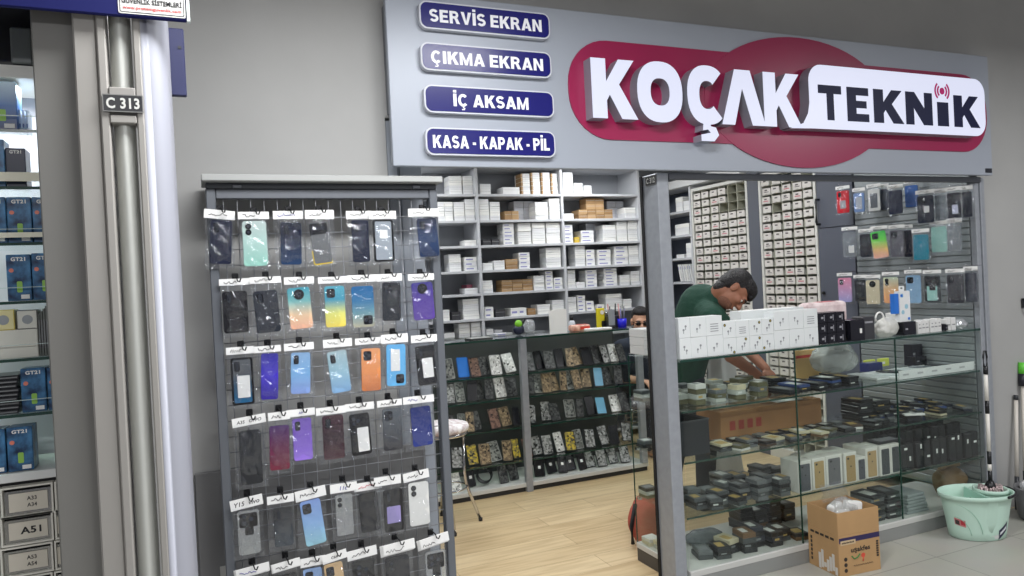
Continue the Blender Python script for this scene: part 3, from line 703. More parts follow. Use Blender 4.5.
for si, lst in ST.items():
    cnt = [0,0,0]
    z = SHZ[si]+.0006
    sname = ['top','second','third','fourth','fifth','sixth','seventh'][si]
    for bay, u0, u1, vt, nc, nr, kd, dy, pr in lst:
        y0 = BY + dy
        vm = vt+6
        xa, xb = PY(u0, vm, y0).x, PY(u1, vm, y0).x
        xa = max(xa, BX[bay]+.016); xb = min(xb, BX[bay+1]-.016)
        H = max(.026, PY((u0+u1)/2, vt, y0).z - z); H = min(H, (SHZ[si-1] if si else 2.6)-.03-z)
        cw = (xb-xa)/nc; rh = H/nr
        dep = min(.15, .345-dy)
        for c in range(nc):
            cnt[bay] += 1
            for r in range(nr):
                mm = boxmats[kd]; mmat = mm[(c+r+si) % len(mm)]
                st = None
                if pr == 1: st = tapem
                where = f"{ORD[cnt[bay]]} stack, {sname} shelf, {bays[bay]} bay"
                lab = f"{cname[kd]} box, {ORD[r+1]} from bottom of {where} of back rack" if nr > 1 else f"single {cname[kd]} box at {where} of back rack"
                j = random.uniform(-.002,.002) if nr > 1 else 0
                o = carton(xa+cw*c+.001+max(j,0), xa+cw*(c+1)-.001+min(j,0), y0+random.uniform(0,.006), y0+dep, z+rh*r+.0003*r, z+rh*(r+1)-.0006, mmat, lab, f"boxes on the {sname} back shelf, {bays[bay]} bay", st)
                if pr == 2:   # kraft sleeve at the side of these boxes
                    hx = cw/2-.001; q = MB(); q.box(-hx-.0004, -hx+.016, -dep/2-.0004, dep/2-.03, .0005, rh-.003); q.obj('kraft_end', boxmats['b'][0], o)
# brown tray boxes on the second shelf: upper tier of the pyramid
z = SHZ[1]+.0006; y0 = BY+.05
zz = PY(595, 209.5, BY+.03).z+.002
xa, xb = PY(586, 205, y0).x, PY(604, 205, y0).x; H = PY(595, 198.3, y0).z-zz
for c in range(2):
    for r in range(2):
        w_ = (xb-xa)/2
        carton(xa+w_*c+.001, xa+w_*(c+1)-.001, y0, y0+.13, zz+H/2*r+.0005, zz+H/2*(r+1)-.0005, boxmats['b'][r], f"brown box on the upper tier of the brown pyramid, {['lower','upper'][r]} row, {['first','second'][c]} of two", 'boxes on the second back shelf, right bay')

# corner shelves on the right wall, seen past the post
cs = thing('corner_shelf', 'narrow white shelf unit in the far right corner beside the drawer cabinet', 'shelf', (4.3, 5.69, 0))
def c_(mb, name, mats, parent=cs): mb.xf(Matrix.Translation((-4.3, -5.69, 0))); return mb.obj(name, mats, parent)
c_(MB().box(4.30, 4.62, 5.692, 5.717, 0, 2.36, b=.002), 'side_panel', mel)
c_(MB().box(4.605, 4.62, 5.718, 6.44, 0, 2.36), 'back_panel', mat('shelf_back_dark', (110,116,130), .7))
c_(MB().box(4.30, 4.62, 5.0, 6.44, 2.375, 2.45, b=.002), 'top_board', mat('board_white', (225,226,226), .5))
CZ = [2.10, 1.80, 1.50, 1.22, .9, .6, .3, .05]
CZ[0] = PX(681, 211, 4.3).z; CZ[1] = PX(681, 235, 4.3).z; CZ[2] = PX(681, 258, 4.3).z; CZ[3] = PX(681, 282, 4.3).z
for zz in CZ: c_(MB().box(4.302, 4.604, 5.718, 6.44, zz-.022, zz, b=.002), 'shelf', mel)
def cbox(yc0, yc1, zi, nr, h, lab, m=None):
    for r in range(nr):
        o = carton(-(.12), .12, -(yc1-yc0)/2, (yc1-yc0)/2, 0, h, m or boxmats['w'][r % 3], lab(r), 'boxes on the corner shelves')
        o.location = (4.44, (yc0+yc1)/2, CZ[zi]+.0006+r*(h+.0006)); o.rotation_euler.z = 0
cbox(5.74, 5.83, 0, 2, .045, lambda r: f"white box on the highest corner shelf beside the post, {['lower','upper'][r]} of near pair")
cbox(5.84, 5.95, 0, 3, .045, lambda r: f"white box on the highest corner shelf, {['bottom','middle','top'][r]} of far stack")
cbox(5.76, 5.98, 1, 3, .035, lambda r: f"wide white box on the second corner shelf, {['bottom','middle','top'][r]} of its stack")
cbox(5.73, 5.82, 2, 3, .045, lambda r: f"white box on third corner shelf, {['bottom','middle','top'][r]} of the near stack")
cbox(5.86, 5.98, 2, 1, .035, lambda r: "single flat white box on the third corner shelf")
for k in range(6):
    b = MB(); b.box(-.11, .11, -.007, .007, 0, .17, b=.002)
    o = b.obj('white_folder', boxmats['w'][k % 3], loc=(4.44, 5.76+.036*k, CZ[3]+.004)); o.rotation_euler.x = -.22
    tag(o, f"thin white folder leaning on the lowest visible corner shelf, {ORD[k+1]} from the near end", 'folder', 'folders on the corner shelf')
    q = MB(); q.box(-.1105, -.1101, -.004, .004, .12, .15); q.obj('spine_label', tapem, o)

# ================================================================ DRAWER CABINETS ON THE RIGHT WALL
labm = [mat('drawer_white', (216,212,206), .6), mat('drawer_ink', (92,84,86), .6), mat('drawer_red', (204,128,134), .6), mat('drawer_body_clear', (196,198,190), .5)]
def drawer_mesh(wd, ht, kind):
    b = MB(); d = .20
    b.box(-.0, d, -wd/2, -wd/2+.003, 0, ht*.8, 3); b.box(0, d, wd/2-.003, wd/2, 0, ht*.8, 3); b.box(0, d, -wd/2+.003, wd/2-.003, 0, .003, 3); b.box(d-.003, d, -wd/2+.003, wd/2-.003, .003, ht*.7, 3)
    b.box(-.004, -.0001, -wd/2, wd/2, 0, ht, 0)
    b.box(-.0055, -.0041, -wd*.12, wd*.2, ht*.58, ht*.78, 1)
    if kind % 3 == 1: b.box(-.0055, -.0041, -wd*.34, wd*.3, ht*.30, ht*.46, 2)
    if kind % 3 == 2: b.box(-.0055, -.0041, -wd*.30, wd*.25, ht*.36, ht*.46, 1)
    b.box(-.012, -.0056, -wd*.08, wd*.08, ht*.08, ht*.16, 0)
    return b.mesh('drawer', labm)
def cabinet(name, label, y0, y1, ztop, cols, zrow0, pitch, nrows, empty, stuff_rows=0):
    t = thing(name, label, 'drawer cabinet', (4.3, y0, 0))
    def cc(mb, nm, mats): mb.xf(Matrix.Translation((-4.3, -y0, 0))); return mb.obj(nm, mats, t)
    f = mat('cabinet_white', (214,214,208), .5)
    b = MB()
    b.box(4.30, 4.62, y0, y0+.025, 0, ztop, b=.002); b.box(4.30, 4.62, y1-.025, y1, 0, ztop, b=.002); b.box(4.30, 4.62, y0+.025, y1-.025, ztop-.03, ztop, b=.002)
    b.box(4.30, 4.62, y0+.025, y1-.025, 0, .08)
    cc(b, 'carcass', f)
    cc(MB().box(4.56, 4.575, y0+.026, y1-.026, .08, ztop-.03), 'back_panel', mat('cabinet_back', (150,152,140), .6))
    cw = (y1-y0-.05)/cols
    g = MB()
    for c in range(1, cols): yy = y0+.025+cw*c; g.box(4.318, 4.558, yy-.004, yy+.004, .081, ztop-.031)
    zz = zrow0; r = 0
    while zz > .1: g.box(4.318, 4.558, y0+.0255, y1-.0255, zz-.003, zz); zz -= pitch
    cc(g, 'divider_grid', mat('cabinet_grid', (176,176,160), .5))
    ms = [drawer_mesh(cw-.024, pitch*.74, k) for k in range(3)]
    stuffmb = MB()
    for r in range(nrows):
        for c in range(cols):
            if (r, c) in empty: continue
            yy = y1-.025-cw*(c+.5); zz = zrow0-pitch*(r+1)+.001   # column counted from the far end
            o = bpy.data.objects.new('drawer', ms[(r*5+c*3+r*c) % 3]); COL.objects.link(o); o.parent = t
            o.location = (random.uniform(.004,.02)-.003, yy-y0, zz)
    if stuff_rows:
        sm = MB()
        for r in range(nrows, nrows+stuff_rows):
            for c in range(cols):
                yy = y1-.025-cw*(c+.5)-y0; zz = zrow0-pitch*(r+1)+.001; wd = cw-.024; ht = pitch*.74
                sm.box(.008, .20, yy-wd/2, yy+wd/2, zz, zz+ht, 0); sm.box(.0065, .0079, yy-wd*.12, yy+wd*.2, zz+ht*.58, zz+ht*.78, 1)
        o = sm.obj('lower_drawers', labm, t); o['kind'] = 'stuff'
    return t
emptyA = {(0,4),(0,5),(1,4),(1,5),(2,3),(2,4),(2,5)}
cabinet('drawer_cabinet', 'white grid cabinet of small labelled drawers beside the corner shelves', 4.918, 5.685, 2.335, 6, 2.30, .0735, 15, emptyA, 10)
cabinet('drawer_cabinet', 'white grid cabinet of small labelled drawers next to the dark cupboard', 4.172, 4.782, 2.335, 5, 2.30, .0735, 18, {(0,4),(3,1)}, 6)
cu = thing('cupboard', 'tall dark grey cupboard with a black bar handle beside the slatted wall', 'cupboard', (4.3, 3.835, 0))
def k_(mb, name, mats, parent=cu): mb.xf(Matrix.Translation((-4.3, -3.835, 0))); return mb.obj(name, mats, parent)
cg = mat('cupboard_grey', (86,90,102), .5)
k_(MB().box(4.322, 4.62, 3.836, 4.168, 0, 2.45, b=.002), 'carcass', cg)
zs = PX(835, 227, 4.3).z
for z0, z1, nm in ((zs+.002, 2.44, 'u'), (.06, zs-.002, 'l')):
    d = k_(MB().box(4.302, 4.3215, 3.838, 4.166, z0, z1, b=.002), 'door', cg)
    if nm == 'u':
        a, b_ = PX(820, 199, 4.27), PX(821, 224, 4.27)
        hnd = MB(); hnd.tube([(4.302,4.145,a.z),(4.272,4.145,a.z),(4.268,4.145,a.z-.02),(4.268,4.145,b_.z+.02),(4.272,4.145,b_.z),(4.302,4.145,b_.z)], .009, 8)
        k_(hnd, 'handle', BLACK, d)
    else:
        hnd = MB(); hnd.ell((4.288, 4.13, PX(822,293,4.29).z), .014, .013, .013); k_(hnd, 'knob', BLACK, d)

# ================================================================ SLATTED WALL WITH BAGGED COVERS
sl = thing('slat_wall', 'silver slatted display wall at the side of the shop window', 'slat wall', (4.30, 2.99, 0))
b = MB(); zz = .12; 
b.box(.012, .03, .001, .836, .1, 2.2)
while zz < 2.0: b.box(0, .0119, .001, .836, zz, zz+.036, b=.003); zz += .0415
b.obj('slat_panel', mat('slat_silver', (150,156,158), .38, .35), sl)
MB().box(.03, .31, .13, .836, .1, 2.2).obj('backing', cg, sl)
def sw(label, u0, u1, v0, v1, spec, out=.11, n=1, **kw):
    x = 4.30-out
    P0 = PX((u0+u1)/2, v0, x); P1 = PX((u0+u1)/2, v1, x)
    Wd = abs(PX(u0, (v0+v1)/2, x).y - PX(u1, (v0+v1)/2, x).y)
    H = P0.z-P1.z; hh = .022
    ch = H-hh-.012; cw = max(.05, min(Wd*.84, ch*.56))
    P = Vector((x, (P0.y+P1.y)/2, P0.z-hh/2))
    rz = -pi/2 + kw.pop('turn', .25)
    kw.setdefault('thick', 2)
    P.x = x
    t = packet(label, P, cw, ch, spec, hh=hh, head=cw+.016, drop=.012, rotz=rz, **kw)
    h = MB(); zh = P.z+hh*.5+.004-0
    h.tube([(-.001, P.y-2.99, zh+.004), (P.x-4.30-.03, P.y-2.99, zh+.002), (P.x-4.30-.035, P.y-2.99, zh+.012)], .0022, 6)
    h.obj('hook', CHROME, sl)
    return t
SWL = [
 ('red frame phone cover with grey window, first in top row of slat wall', 837,849,186,213, (206,40,52), dict(sticker=(-.24,.24,-.3,.06,(150,152,158)),out=.10,cam='bar')),
 ('light blue frame phone cover second in the top row of slat wall', 852,866,188,212, (120,150,200), dict(sticker=(-.3,.3,-.36,.30,(170,176,186)),out=.14,cam=None)),
 ('white frame phone cover third in the top row of slat wall', 868,880,184,211, (222,222,220), dict(sticker=(-.3,.3,-.36,.30,(90,94,104)),out=.10,cam=None)),
 ('slim dark grey phone cover behind the white framed one, slat wall', 880,888,184,210, (70,76,90), dict(out=.06,cam=None)),
 ('navy phone cover stack in the top row of the slat wall', 887,904,185,214, (30,36,60), dict(out=.14,cam=None,thick=4)),
 ('bright blue phone cover high in the top row of slat wall', 904,919,180,207, (70,120,200), dict(out=.06,cam=None)),
 ('black phone back with pale square label, top row of slat wall', 917,934,190,223, (34,38,52), dict(sticker=(-.1,.24,-.12,.12),out=.17,cam='square')),
 ('smoky clear phone cover stack in the top row of slat wall', 935,948,189,221, 'clear', dict(out=.11,cam=None,thick=5)),
 ('black phone cover with lilac label near the end of top row', 947,961,187,218, (40,42,52), dict(sticker=(-.14,.3,-.34,.02,(190,192,214)),out=.16,cam='bar')),
 ('dark slim phone cover ending the top row of slat wall', 962,972,186,217, (44,48,60), dict(out=.09,cam=None,thick=3)),
 ('clear phone cover first in the middle row of slat wall', 843,857,227,257, 'clear', dict(out=.10,cam=None,sticker=(-.1,.3,-.34,-.06))),
 ('black phone cover second in the middle row of slat wall', 860,872,229,257, (34,36,46), dict(out=.12,cam=None)),
 ('rainbow lime to coral phone cover in the middle row of slat wall', 872,887,226,258, [(236,170,160),(230,190,120),(120,230,90),(70,210,90)], dict(out=.17,cam='square',tilt=-.12)),
 ('grey phone cover with orange framed camera, middle row of slat wall', 890,904,225,257, (92,92,100), dict(out=.14,cam='square')),
 ('black slim phone cover beside the grey orange-camera cover, slat wall', 904,912,225,257, (40,42,54), dict(out=.08,cam=None,thick=3)),
 ('teal phone cover in the middle row of the slat wall', 912,930,229,260, (22,128,150), dict(out=.19,cam=None)),
 ('mint green phone cover in the middle row of the slat wall', 930,948,221,252, (160,206,196), dict(out=.12,cam=None)),
 ('clear phone cover stack ending the middle row of slat wall', 948,961,219,251, 'clear', dict(out=.12,cam=None,thick=5)),
 ('pink to lilac phone cover first in the low row of slat wall', 838,852,273,302, [(170,170,220),(206,160,200),(236,150,180)], dict(out=.12,cam='bar')),
 ('black phone cover with grey dot in the low row of slat wall', 855,866,275,301, (44,46,52), dict(out=.10,cam='round')),
 ('cream phone cover with round black camera, low row of slat wall', 866,880,275,304, (214,204,176), dict(out=.15,cam='round')),
 ('peach phone cover with two cameras, low row of slat wall', 883,899,272,303, [(240,170,120),(236,190,140),(200,214,190)], dict(out=.15,cam='two')),
 ('pale blue phone cover in the low row of slat wall', 906,921,270,303, (140,176,206), dict(out=.14,cam='square')),
 ('black cover with mint panel in the low row of slat wall', 924,941,270,302, (60,66,70), dict(sticker=(-.34,.30,-.44,.10,(150,200,190)),out=.15,cam='plate')),
 ('charcoal phone cover in the low row of slat wall', 947,964,269,303, (52,54,60), dict(out=.15,cam='bar')),
 ('dark grey phone cover stack ending the low row of slat wall', 965,977,267,302, (64,68,78), dict(out=.10,cam=None,thick=5)),
]
for l in SWL: sw(*l[:6], **l[6])
# ================================================================ BACK GLASS COUNTER
KY = 4.93; KX0, KX1 = .95, 3.20; KM = 2.165
KZ = [.869, .693, .474, .225, .0672]; KTOP = 1.14
ct = thing('glass_counter', 'long glass counter of phone parts in the middle of the shop', 'counter', (KX0, KY, 0))
def q_(mb, name, mats, parent=ct): mb.xf(Matrix.Translation((-KX0, -KY, 0))); return mb.obj(name, mats, parent)
kd = mat('counter_inside', (74,78,78), .6)
q_(MB().box(KX0, KX1, KY+.02, KY+.46, 0, .036), 'plinth', mat('counter_plinth', (44,45,46), .6))
q_(MB().box(KX0, KX1, KY, KY+.46, .0365, .0665, b=.002), 'bottom_rail', mat('rail_white', (196,196,192), .45))
q_(MB().box(KX0+.001, KX1-.001, KY+.445, KY+.46, .067, 1.125), 'back_panel', kd)
q_(MB().box(KX0, KX0+.015, KY+.01, KY+.444, .067, 1.125), 'side_panel', kd)
q_(MB().box(KX1-.008, KX1, KY+.01, KY+.444, .067, 1.125), 'side_glass', GLASS)
for x in (KM, KX0+.02, KX1-.035): q_(MB().box(x-.026, x+.026, KY-.012, KY+.03, 0 if x == KM else .067, 1.125, b=.003), 'post', alub)
tp = q_(MB().box(KX0, KX1, KY-.012, KY+.46, 1.1265, KTOP), 'glass_top', GLASS)
q_(MB().box(KX0, KX1, KY-.0155, KY-.0125, 1.1265, KTOP), 'front_edge', GEDGE, tp)
for z in KZ[:-1]:
    for a, b in ((KX0+.047, KM-.027), (KM+.027, KX1-.0625)):
        s_ = q_(MB().box(a, b, KY+.035, KY+.40, z-.009, z-.0005), 'glass_shelf', GLASS)
        q_(MB().box(a, b, KY+.0315, KY+.0348, z-.0095, z-.0002), 'shelf_edge', GEDGE, s_)
        
def circuit(name, base, hi, sc=70):
    if name in _M: return _M[name]
    M = mat(name, base, .4, .2); nt = M.node_tree; b = nt.nodes['Principled BSDF']; L = nt.links
    tc = nt.nodes.new('ShaderNodeTexCoord'); v = nt.nodes.new('ShaderNodeTexVoronoi'); v.distance = 'CHEBYCHEV'; v.inputs['Scale'].default_value = sc
    oi = nt.nodes.new('ShaderNodeObjectInfo'); vm = nt.nodes.new('ShaderNodeVectorMath'); vm.operation = 'MULTIPLY_ADD'; vm.inputs[1].default_value = (9,9,9); L.new(oi.outputs['Random'], vm.inputs[0]); L.new(tc.outputs['Object'], vm.inputs[2]); L.new(vm.outputs[0], v.inputs['Vector'])
    r = nt.nodes.new('ShaderNodeValToRGB'); r.color_ramp.interpolation = 'CONSTANT'
    e = r.color_ramp.elements; e[0].color = rgb(base); e[1].position = .55; e[1].color = rgb(hi)
    q = e.new(.30); q.color = rgb([(a+b_)//2 for a, b_ in zip(base, hi)]); q = e.new(.82); q.color = rgb([c//3 for c in base])
    L.new(v.outputs['Color'], r.inputs['Fac']); L.new(r.outputs['Color'], b.inputs['Base Color']); return M
PK = {
 's': (mat('part_rim_dark', (36,38,40), .35), circuit('part_silver', (92,94,92), (170,172,170))),
 'd': (mat('part_rim_dark'), circuit('part_dark', (30,32,34), (84,86,84))),
 't': (mat('part_rim_tan', (120,106,84), .4), circuit('part_tan', (92,78,60), (160,140,108))),
 'g': (mat('part_rim_grey', (150,152,150), .4), circuit('part_grey', (70,74,72), (140,142,136))),
 'k': (mat('part_rim_black', (16,17,20), .3), mat('part_black', (26,27,31), .25)),
 'B': (mat('part_rim_blue', (40,110,200), .3), mat('part_blue', (52,130,224), .3)),
 'c': (mat('part_rim_cyan', (60,70,76), .3), mat('part_cyan', (110,170,200), .3)),
 'w': (mat('part_rim_white', (200,200,198), .4), circuit('part_white', (190,190,186), (236,236,232))),
 'y': (mat('part_rim_black'), circuit('part_yellow', (90,86,70), (200,176,60))),
 'r': (mat('part_rim_brown', (70,52,46), .4), circuit('part_brown', (84,62,54), (130,100,84))),
}
KN = {'s':'silver','d':'dark','t':'tan','g':'grey','k':'black','B':'bright blue','c':'light blue','w':'white','y':'yellow marked','r':'brown'}
def phone_part(kind, w_, h_, loc, lean, roll, label, group, stick=False, name='phone_part', cat='phone part'):
    rim, inn = PK[kind]
    b = MB(); b.ring(rrect(-w_/2, w_/2, 0, h_, .008, 3), rrect(-w_/2+.004, w_/2-.004, .004, h_-.004, .005, 3), -.0045, .0045); b.prism(rrect(-w_/2+.004, w_/2-.004, .004, h_-.004, .005, 3), -.001, .0035)
    o = b.obj(name, rim); o.matrix_world = Matrix.Translation(loc) @ Matrix.Rotation(-lean, 4, 'X') @ Matrix.Rotation(roll, 4, 'Y')
    tag(o, label, cat, group)
    MB().prism(rrect(-w_/2+.0045, w_/2-.0045, .0045, h_-.0045, .005, 3), -.0038, -.0011).obj('inner_plate', inn, o)
    if stick: MB().prism(rrect(-.011, .011, h_*.42, h_*.42+.022, .002, 2), -.0052, -.0046).obj('price_sticker', mat('sticker_white', (232,232,230), .6), o)
    return o
rows = [
 ('highest', [(443,455,'g'),(456,471,'B'),(471,481,'r'),(479,491,'d'),(490,503,'w'),(504,518,'w')], [(528,535,'d'),(537,545,'k'),(545,556,'d'),(557,566,'k'),(567,574,'t'),(573,583,'t'),(583,594,'k'),(594,603,'d'),(604,611,'s'),(611,619,'w'),(620,627,'d')], 21),
 ('second', [(446,455,'s'),(456,465,'g'),(467,477,'k'),(477,485,'d'),(485,494,'d'),(495,508,'w'),(507,518,'d')], [(528,534,'d'),(535,543,'g'),(543,552,'t'),(552,560,'t'),(561,567,'t'),(568,575,'g'),(575,583,'t'),(583,592,'t'),(595,604,'c'),(605,614,'d'),(615,623,'d'),(624,631,'k')], 22),
 ('third', [(448,456,'d'),(458,465,'g'),(466,474,'t'),(475,481,'d'),(491,501,'r'),(502,512,'t'),(513,520,'k')], [(528,536,'s'),(541,552,'s'),(552,561,'d'),(566,576,'g'),(577,584,'d'),(588,597,'k'),(597,608,'c'),(612,622,'w'),(623,631,'d')], 19),
 ('fourth', [(449,464,'s'),(468,479,'y'),(480,491,'t'),(491,502,'g'),(503,512,'t'),(513,521,'y')], [(527,532,'r'),(533,543,'s'),(543,554,'s'),(557,565,'w'),(566,577,'y'),(576,584,'g'),(585,597,'s'),(601,611,'s'),(611,620,'k'),(622,633,'s')], 20),
 ('lowest', [(449,463,'w'),(468,476,'k'),(500,509,'d'),(510,519,'d')], [(534,546,'k'),(548,558,'k'),(559,568,'k'),(568,577,'k'),(580,588,'k'),(587,597,'s'),(598,609,'s'),(610,620,'s'),(621,632,'s')], 19),
]
for ri, (nm, L_, R_, hpx) in enumerate(rows):
    z = KZ[ri]
    for bay, lst in (('left', L_), ('right', R_)):
        for i, (a, b, k) in enumerate(lst):
            y = KY+.075+(i % 2)*.035
            vv = [364, 392, 418, 448, 476][ri]
            p = PY((a+b)/2, vv, y); w_ = min(.085, max(.058, PY(b, vv, y).x-PY(a, vv, y).x)); h_ = min(.150, hpx*.0078*random.uniform(.92,1.04))
            if nm == 'lowest': h_ = min(h_, .138)
            if nm == 'fourth': h_ = min(h_, .15)
            roll = random.uniform(-.12, .16); lean = random.uniform(.30, .5)
            stk = (nm == 'lowest' and k == 'k')
            lab = f"{KN[k]} phone part leaning on the {nm} shelf, {bay} half of counter, {ORD[i+1]} from left"
            phone_part(k, w_, h_, (p.x, y, z+.003+abs(math.sin(roll))*w_*.5), lean, roll, lab, f"phone parts on the {nm} counter shelf, {bay} half", stk)
# a coil of black cables and a comb of connectors on the lowest shelf
cb = MB()
for k in range(5):
    pts = [(.055*math.cos(q)+.004*k, .03*math.sin(q*1.0)+.004*k, .055+.045*math.sin(q)+.002*k) for q in [2*pi*j/22 for j in range(23)]]
    cb.tube(pts, .005, 6)
p = PY(484, 480, KY+.12); o = cb.obj('cable_coil', BLACK, loc=(p.x, KY+.12, KZ[4]+.012)); tag(o, 'coil of black cables lying on the lowest counter shelf, left half', 'cable')
# the stool in front of the counter
st = thing('bar_stool', 'tall chrome stool with white patterned round seat beside the wire rack', 'stool', (1.40, 4.53, 0))
seat_z = .66
def stool(st, seatmat):
    s_ = MB(); s_.lathe([(0,seat_z-.055),(.145,seat_z-.055),(.162,seat_z-.045),(.168,seat_z-.025),(.160,seat_z-.006),(.13,seat_z+.003),(.06,seat_z+.006),(0,seat_z+.006)], 36)
    s_.obj('seat', seatmat, st)
    l = MB(); l.lathe([(.150,seat_z-.075),(.158,seat_z-.07),(.158,seat_z-.057),(.150,seat_z-.0555),(.142,seat_z-.0555),(.142,seat_z-.075),(.150,seat_z-.075)], 36); l.obj('seat_ring', CHROME, st)
    for k in range(4):
        a = rad(-7+90*k); c, s2 = math.cos(a), math.sin(a)
        l = MB(); l.tube([(c*.128,s2*.128,seat_z-.056),(c*.128,s2*.128,.33),(c*.131,s2*.131,.27),(c*.15,s2*.15,.20),(c*.215,s2*.215,.012)], .0105, 10); lg = l.obj('leg', CHROME, st)
        f = MB(); f.lathe([(0,0),(.013,0),(.014,.02),(0,.02)], 12, cx=c*.216, cy=s2*.216); f.obj('rubber_foot', BLACK, lg)
    r_ = MB(); r_.lathe([(.134,.24),(.14,.246),(.134,.252),(.128,.246),(.134,.24)], 36); r_.obj('footring', CHROME, st)
stool(st, mat('seat_floral', (228,206,206), .6, noise=.3, nscale=30, c2=(236,232,230)))

# things on the counter top
KT = KTOP+.0005
def px_(u, v, y): return PY(u, v, y).x
y = KY+.16
o = MB().box(-.085,.085,-.07,.07,0,.012,b=.002).obj('notebook', mat('notebook_dark', (56,58,58), .5), loc=(px_(476,341,y), KY+.1, KT)); tag(o, 'flat dark notebook lying at the near end of the counter top', 'notebook')
MB().box(-.084,.084,-.069,.069,.0121,.0135).obj('page', mat('page_grey', (150,152,150), .7), o)
# white sheet standing
x0, x1 = px_(549.5,325,KY+.02), px_(567,325,KY+.02)
sh = MB(); n = 8
z1 = PY(558, 309.5, KY+.02).z-KT
vs = []
for i in range(n+1):
    t_ = i/n; xx = -(x1-x0)/2+(x1-x0)*t_; bow = .015*math.sin(pi*t_)
    vs += [(xx, bow, 0), (xx, bow, z1*(.97+.03*t_)), (xx, bow+.003, 0), (xx, bow+.003, z1*(.97+.03*t_))]
fs = []
for i in range(n):
    a = 4*i; b = a+4; fs += [(a,b,b+1,a+1),(a+2,a+3,b+3,b+2),(a+1,b+1,b+3,a+3),(a,a+2,b+2,b)]
fs += [(0,1,3,2),(4*n,4*n+2,4*n+3,4*n+1)]
sh.add(vs, fs); o = sh.obj('paper_sheet', PAPER, loc=((x0+x1)/2, KY+.02, KT)); tag(o, 'white paper sheet standing upright on the front of the counter top', 'paper')
# bottle
t = thing('glue_bottle', 'small white bottle with black cap behind the white paper sheet', 'bottle', (px_(572,325,KY+.25), KY+.25, KT))
b = MB(); b.lathe([(0,0),(.026,0),(.028,.01),(.028,.06),(.016,.075),(.012,.078),(0,.078)], 18); b.obj('bottle_body', mat('bottle_white', (206,212,220), .3), t)
b = MB(); b.lathe([(0,.0785),(.014,.0785),(.013,.115),(0,.117)], 14); b.obj('cap', BLACK, t)
# red and white packet
t = thing('wrapped_packet', 'red and orange wrapped packet lying on the counter top', 'packet', (px_(580,331,KY+.12), KY+.12, KT))
b = MB(); b.box(-.085,.075,-.045,.045,0,.048,b=.016); b.obj('wrapper', mat('packet_pink', (226,150,130), .4, noise=.3, nscale=20, c2=(236,190,170)), t)
b = MB(); b.box(-.02,.065,-.0455,-.0445,.012,.036); b.box(-.02,.06,-.03,.03,.0485,.0495); b.obj('red_print', mat('packet_red', (206,60,40), .4), t)
# roll of white paper beside the packet
b = MB(); b.box(-.11,.11,-.03,.03,0,.018,b=.006); o = b.obj('paper_strip', PAPER, loc=(px_(597,334,KY+.06), KY+.045, KT), rotz=-.12); tag(o, 'folded white paper strip on the counter top beside the red packet', 'paper')
# yellow package
t = thing('yellow_package', 'tall yellow blister package standing on the counter top', 'package', (px_(601,330,KY+.22), KY+.22, KT))
h = PY(601,308,KY+.22).z-KT
b = MB(); b.box(-.035,.035,-.012,.012,0,h,b=.004); b.obj('yellow_card', mat('yellow_card', (222,206,40), .45), t)
b = MB(); b.prism(circ(.01,h*.78,.017), -.0145, -.0121); b.obj('round_print', mat('print_pale', (226,220,214), .5), t)
b = MB(); b.box(.0,.036,-.024,-.0122,.01,h*.36,b=.004); b.obj('black_tool', BLACK, t)
# tool holder
t = thing('tool_holder', 'grey and black holder crowded with repair tools on the counter top', 'tool holder', (px_(612,330,KY+.19), KY+.19, KT))
b = MB(); b.box(-.05,.055,-.035,.035,0,.095,b=.004); b.obj('holder', DARK, t)
b = MB(); b.box(-.049,.01,-.0375,-.0355,.02,.145,b=.002); b.obj('front_card', mat('card_grey', (150,154,156), .5), t)
for k in range(6):
    b = MB(); xx = -.035+.014*k; hh = .13+.02*((k*7) % 4)
    b.tube([(xx,0,.0955),(xx+.004*(k-2.5),.004,hh)], .005, 8); b.obj('tool', [CHROME, mat('tool_pink', (206,150,150), .4), BLACK][k % 3], t)
t = thing('tool_cup', 'bright blue cup holding tools at the end of the counter top', 'cup', (px_(622.5,330,KY+.13), KY+.13, KT))
b = MB(); b.lathe([(0,0),(.034,0),(.038,.07),(.034,.07),(.031,.006),(0,.006)], 24); b.obj('cup', mat('cup_blue', (30,30,214), .3), t)
for k in range(5):
    b = MB(); a = k*1.26; b.tube([(.012*math.cos(a),.012*math.sin(a),.008),(.026*math.cos(a),.024*math.sin(a),.15+.02*(k % 3))], .0045, 8); b.obj('tool', [mat('tool_violet', (120,120,170), .4), GREY, mat('tool_pink')][k % 3], t)
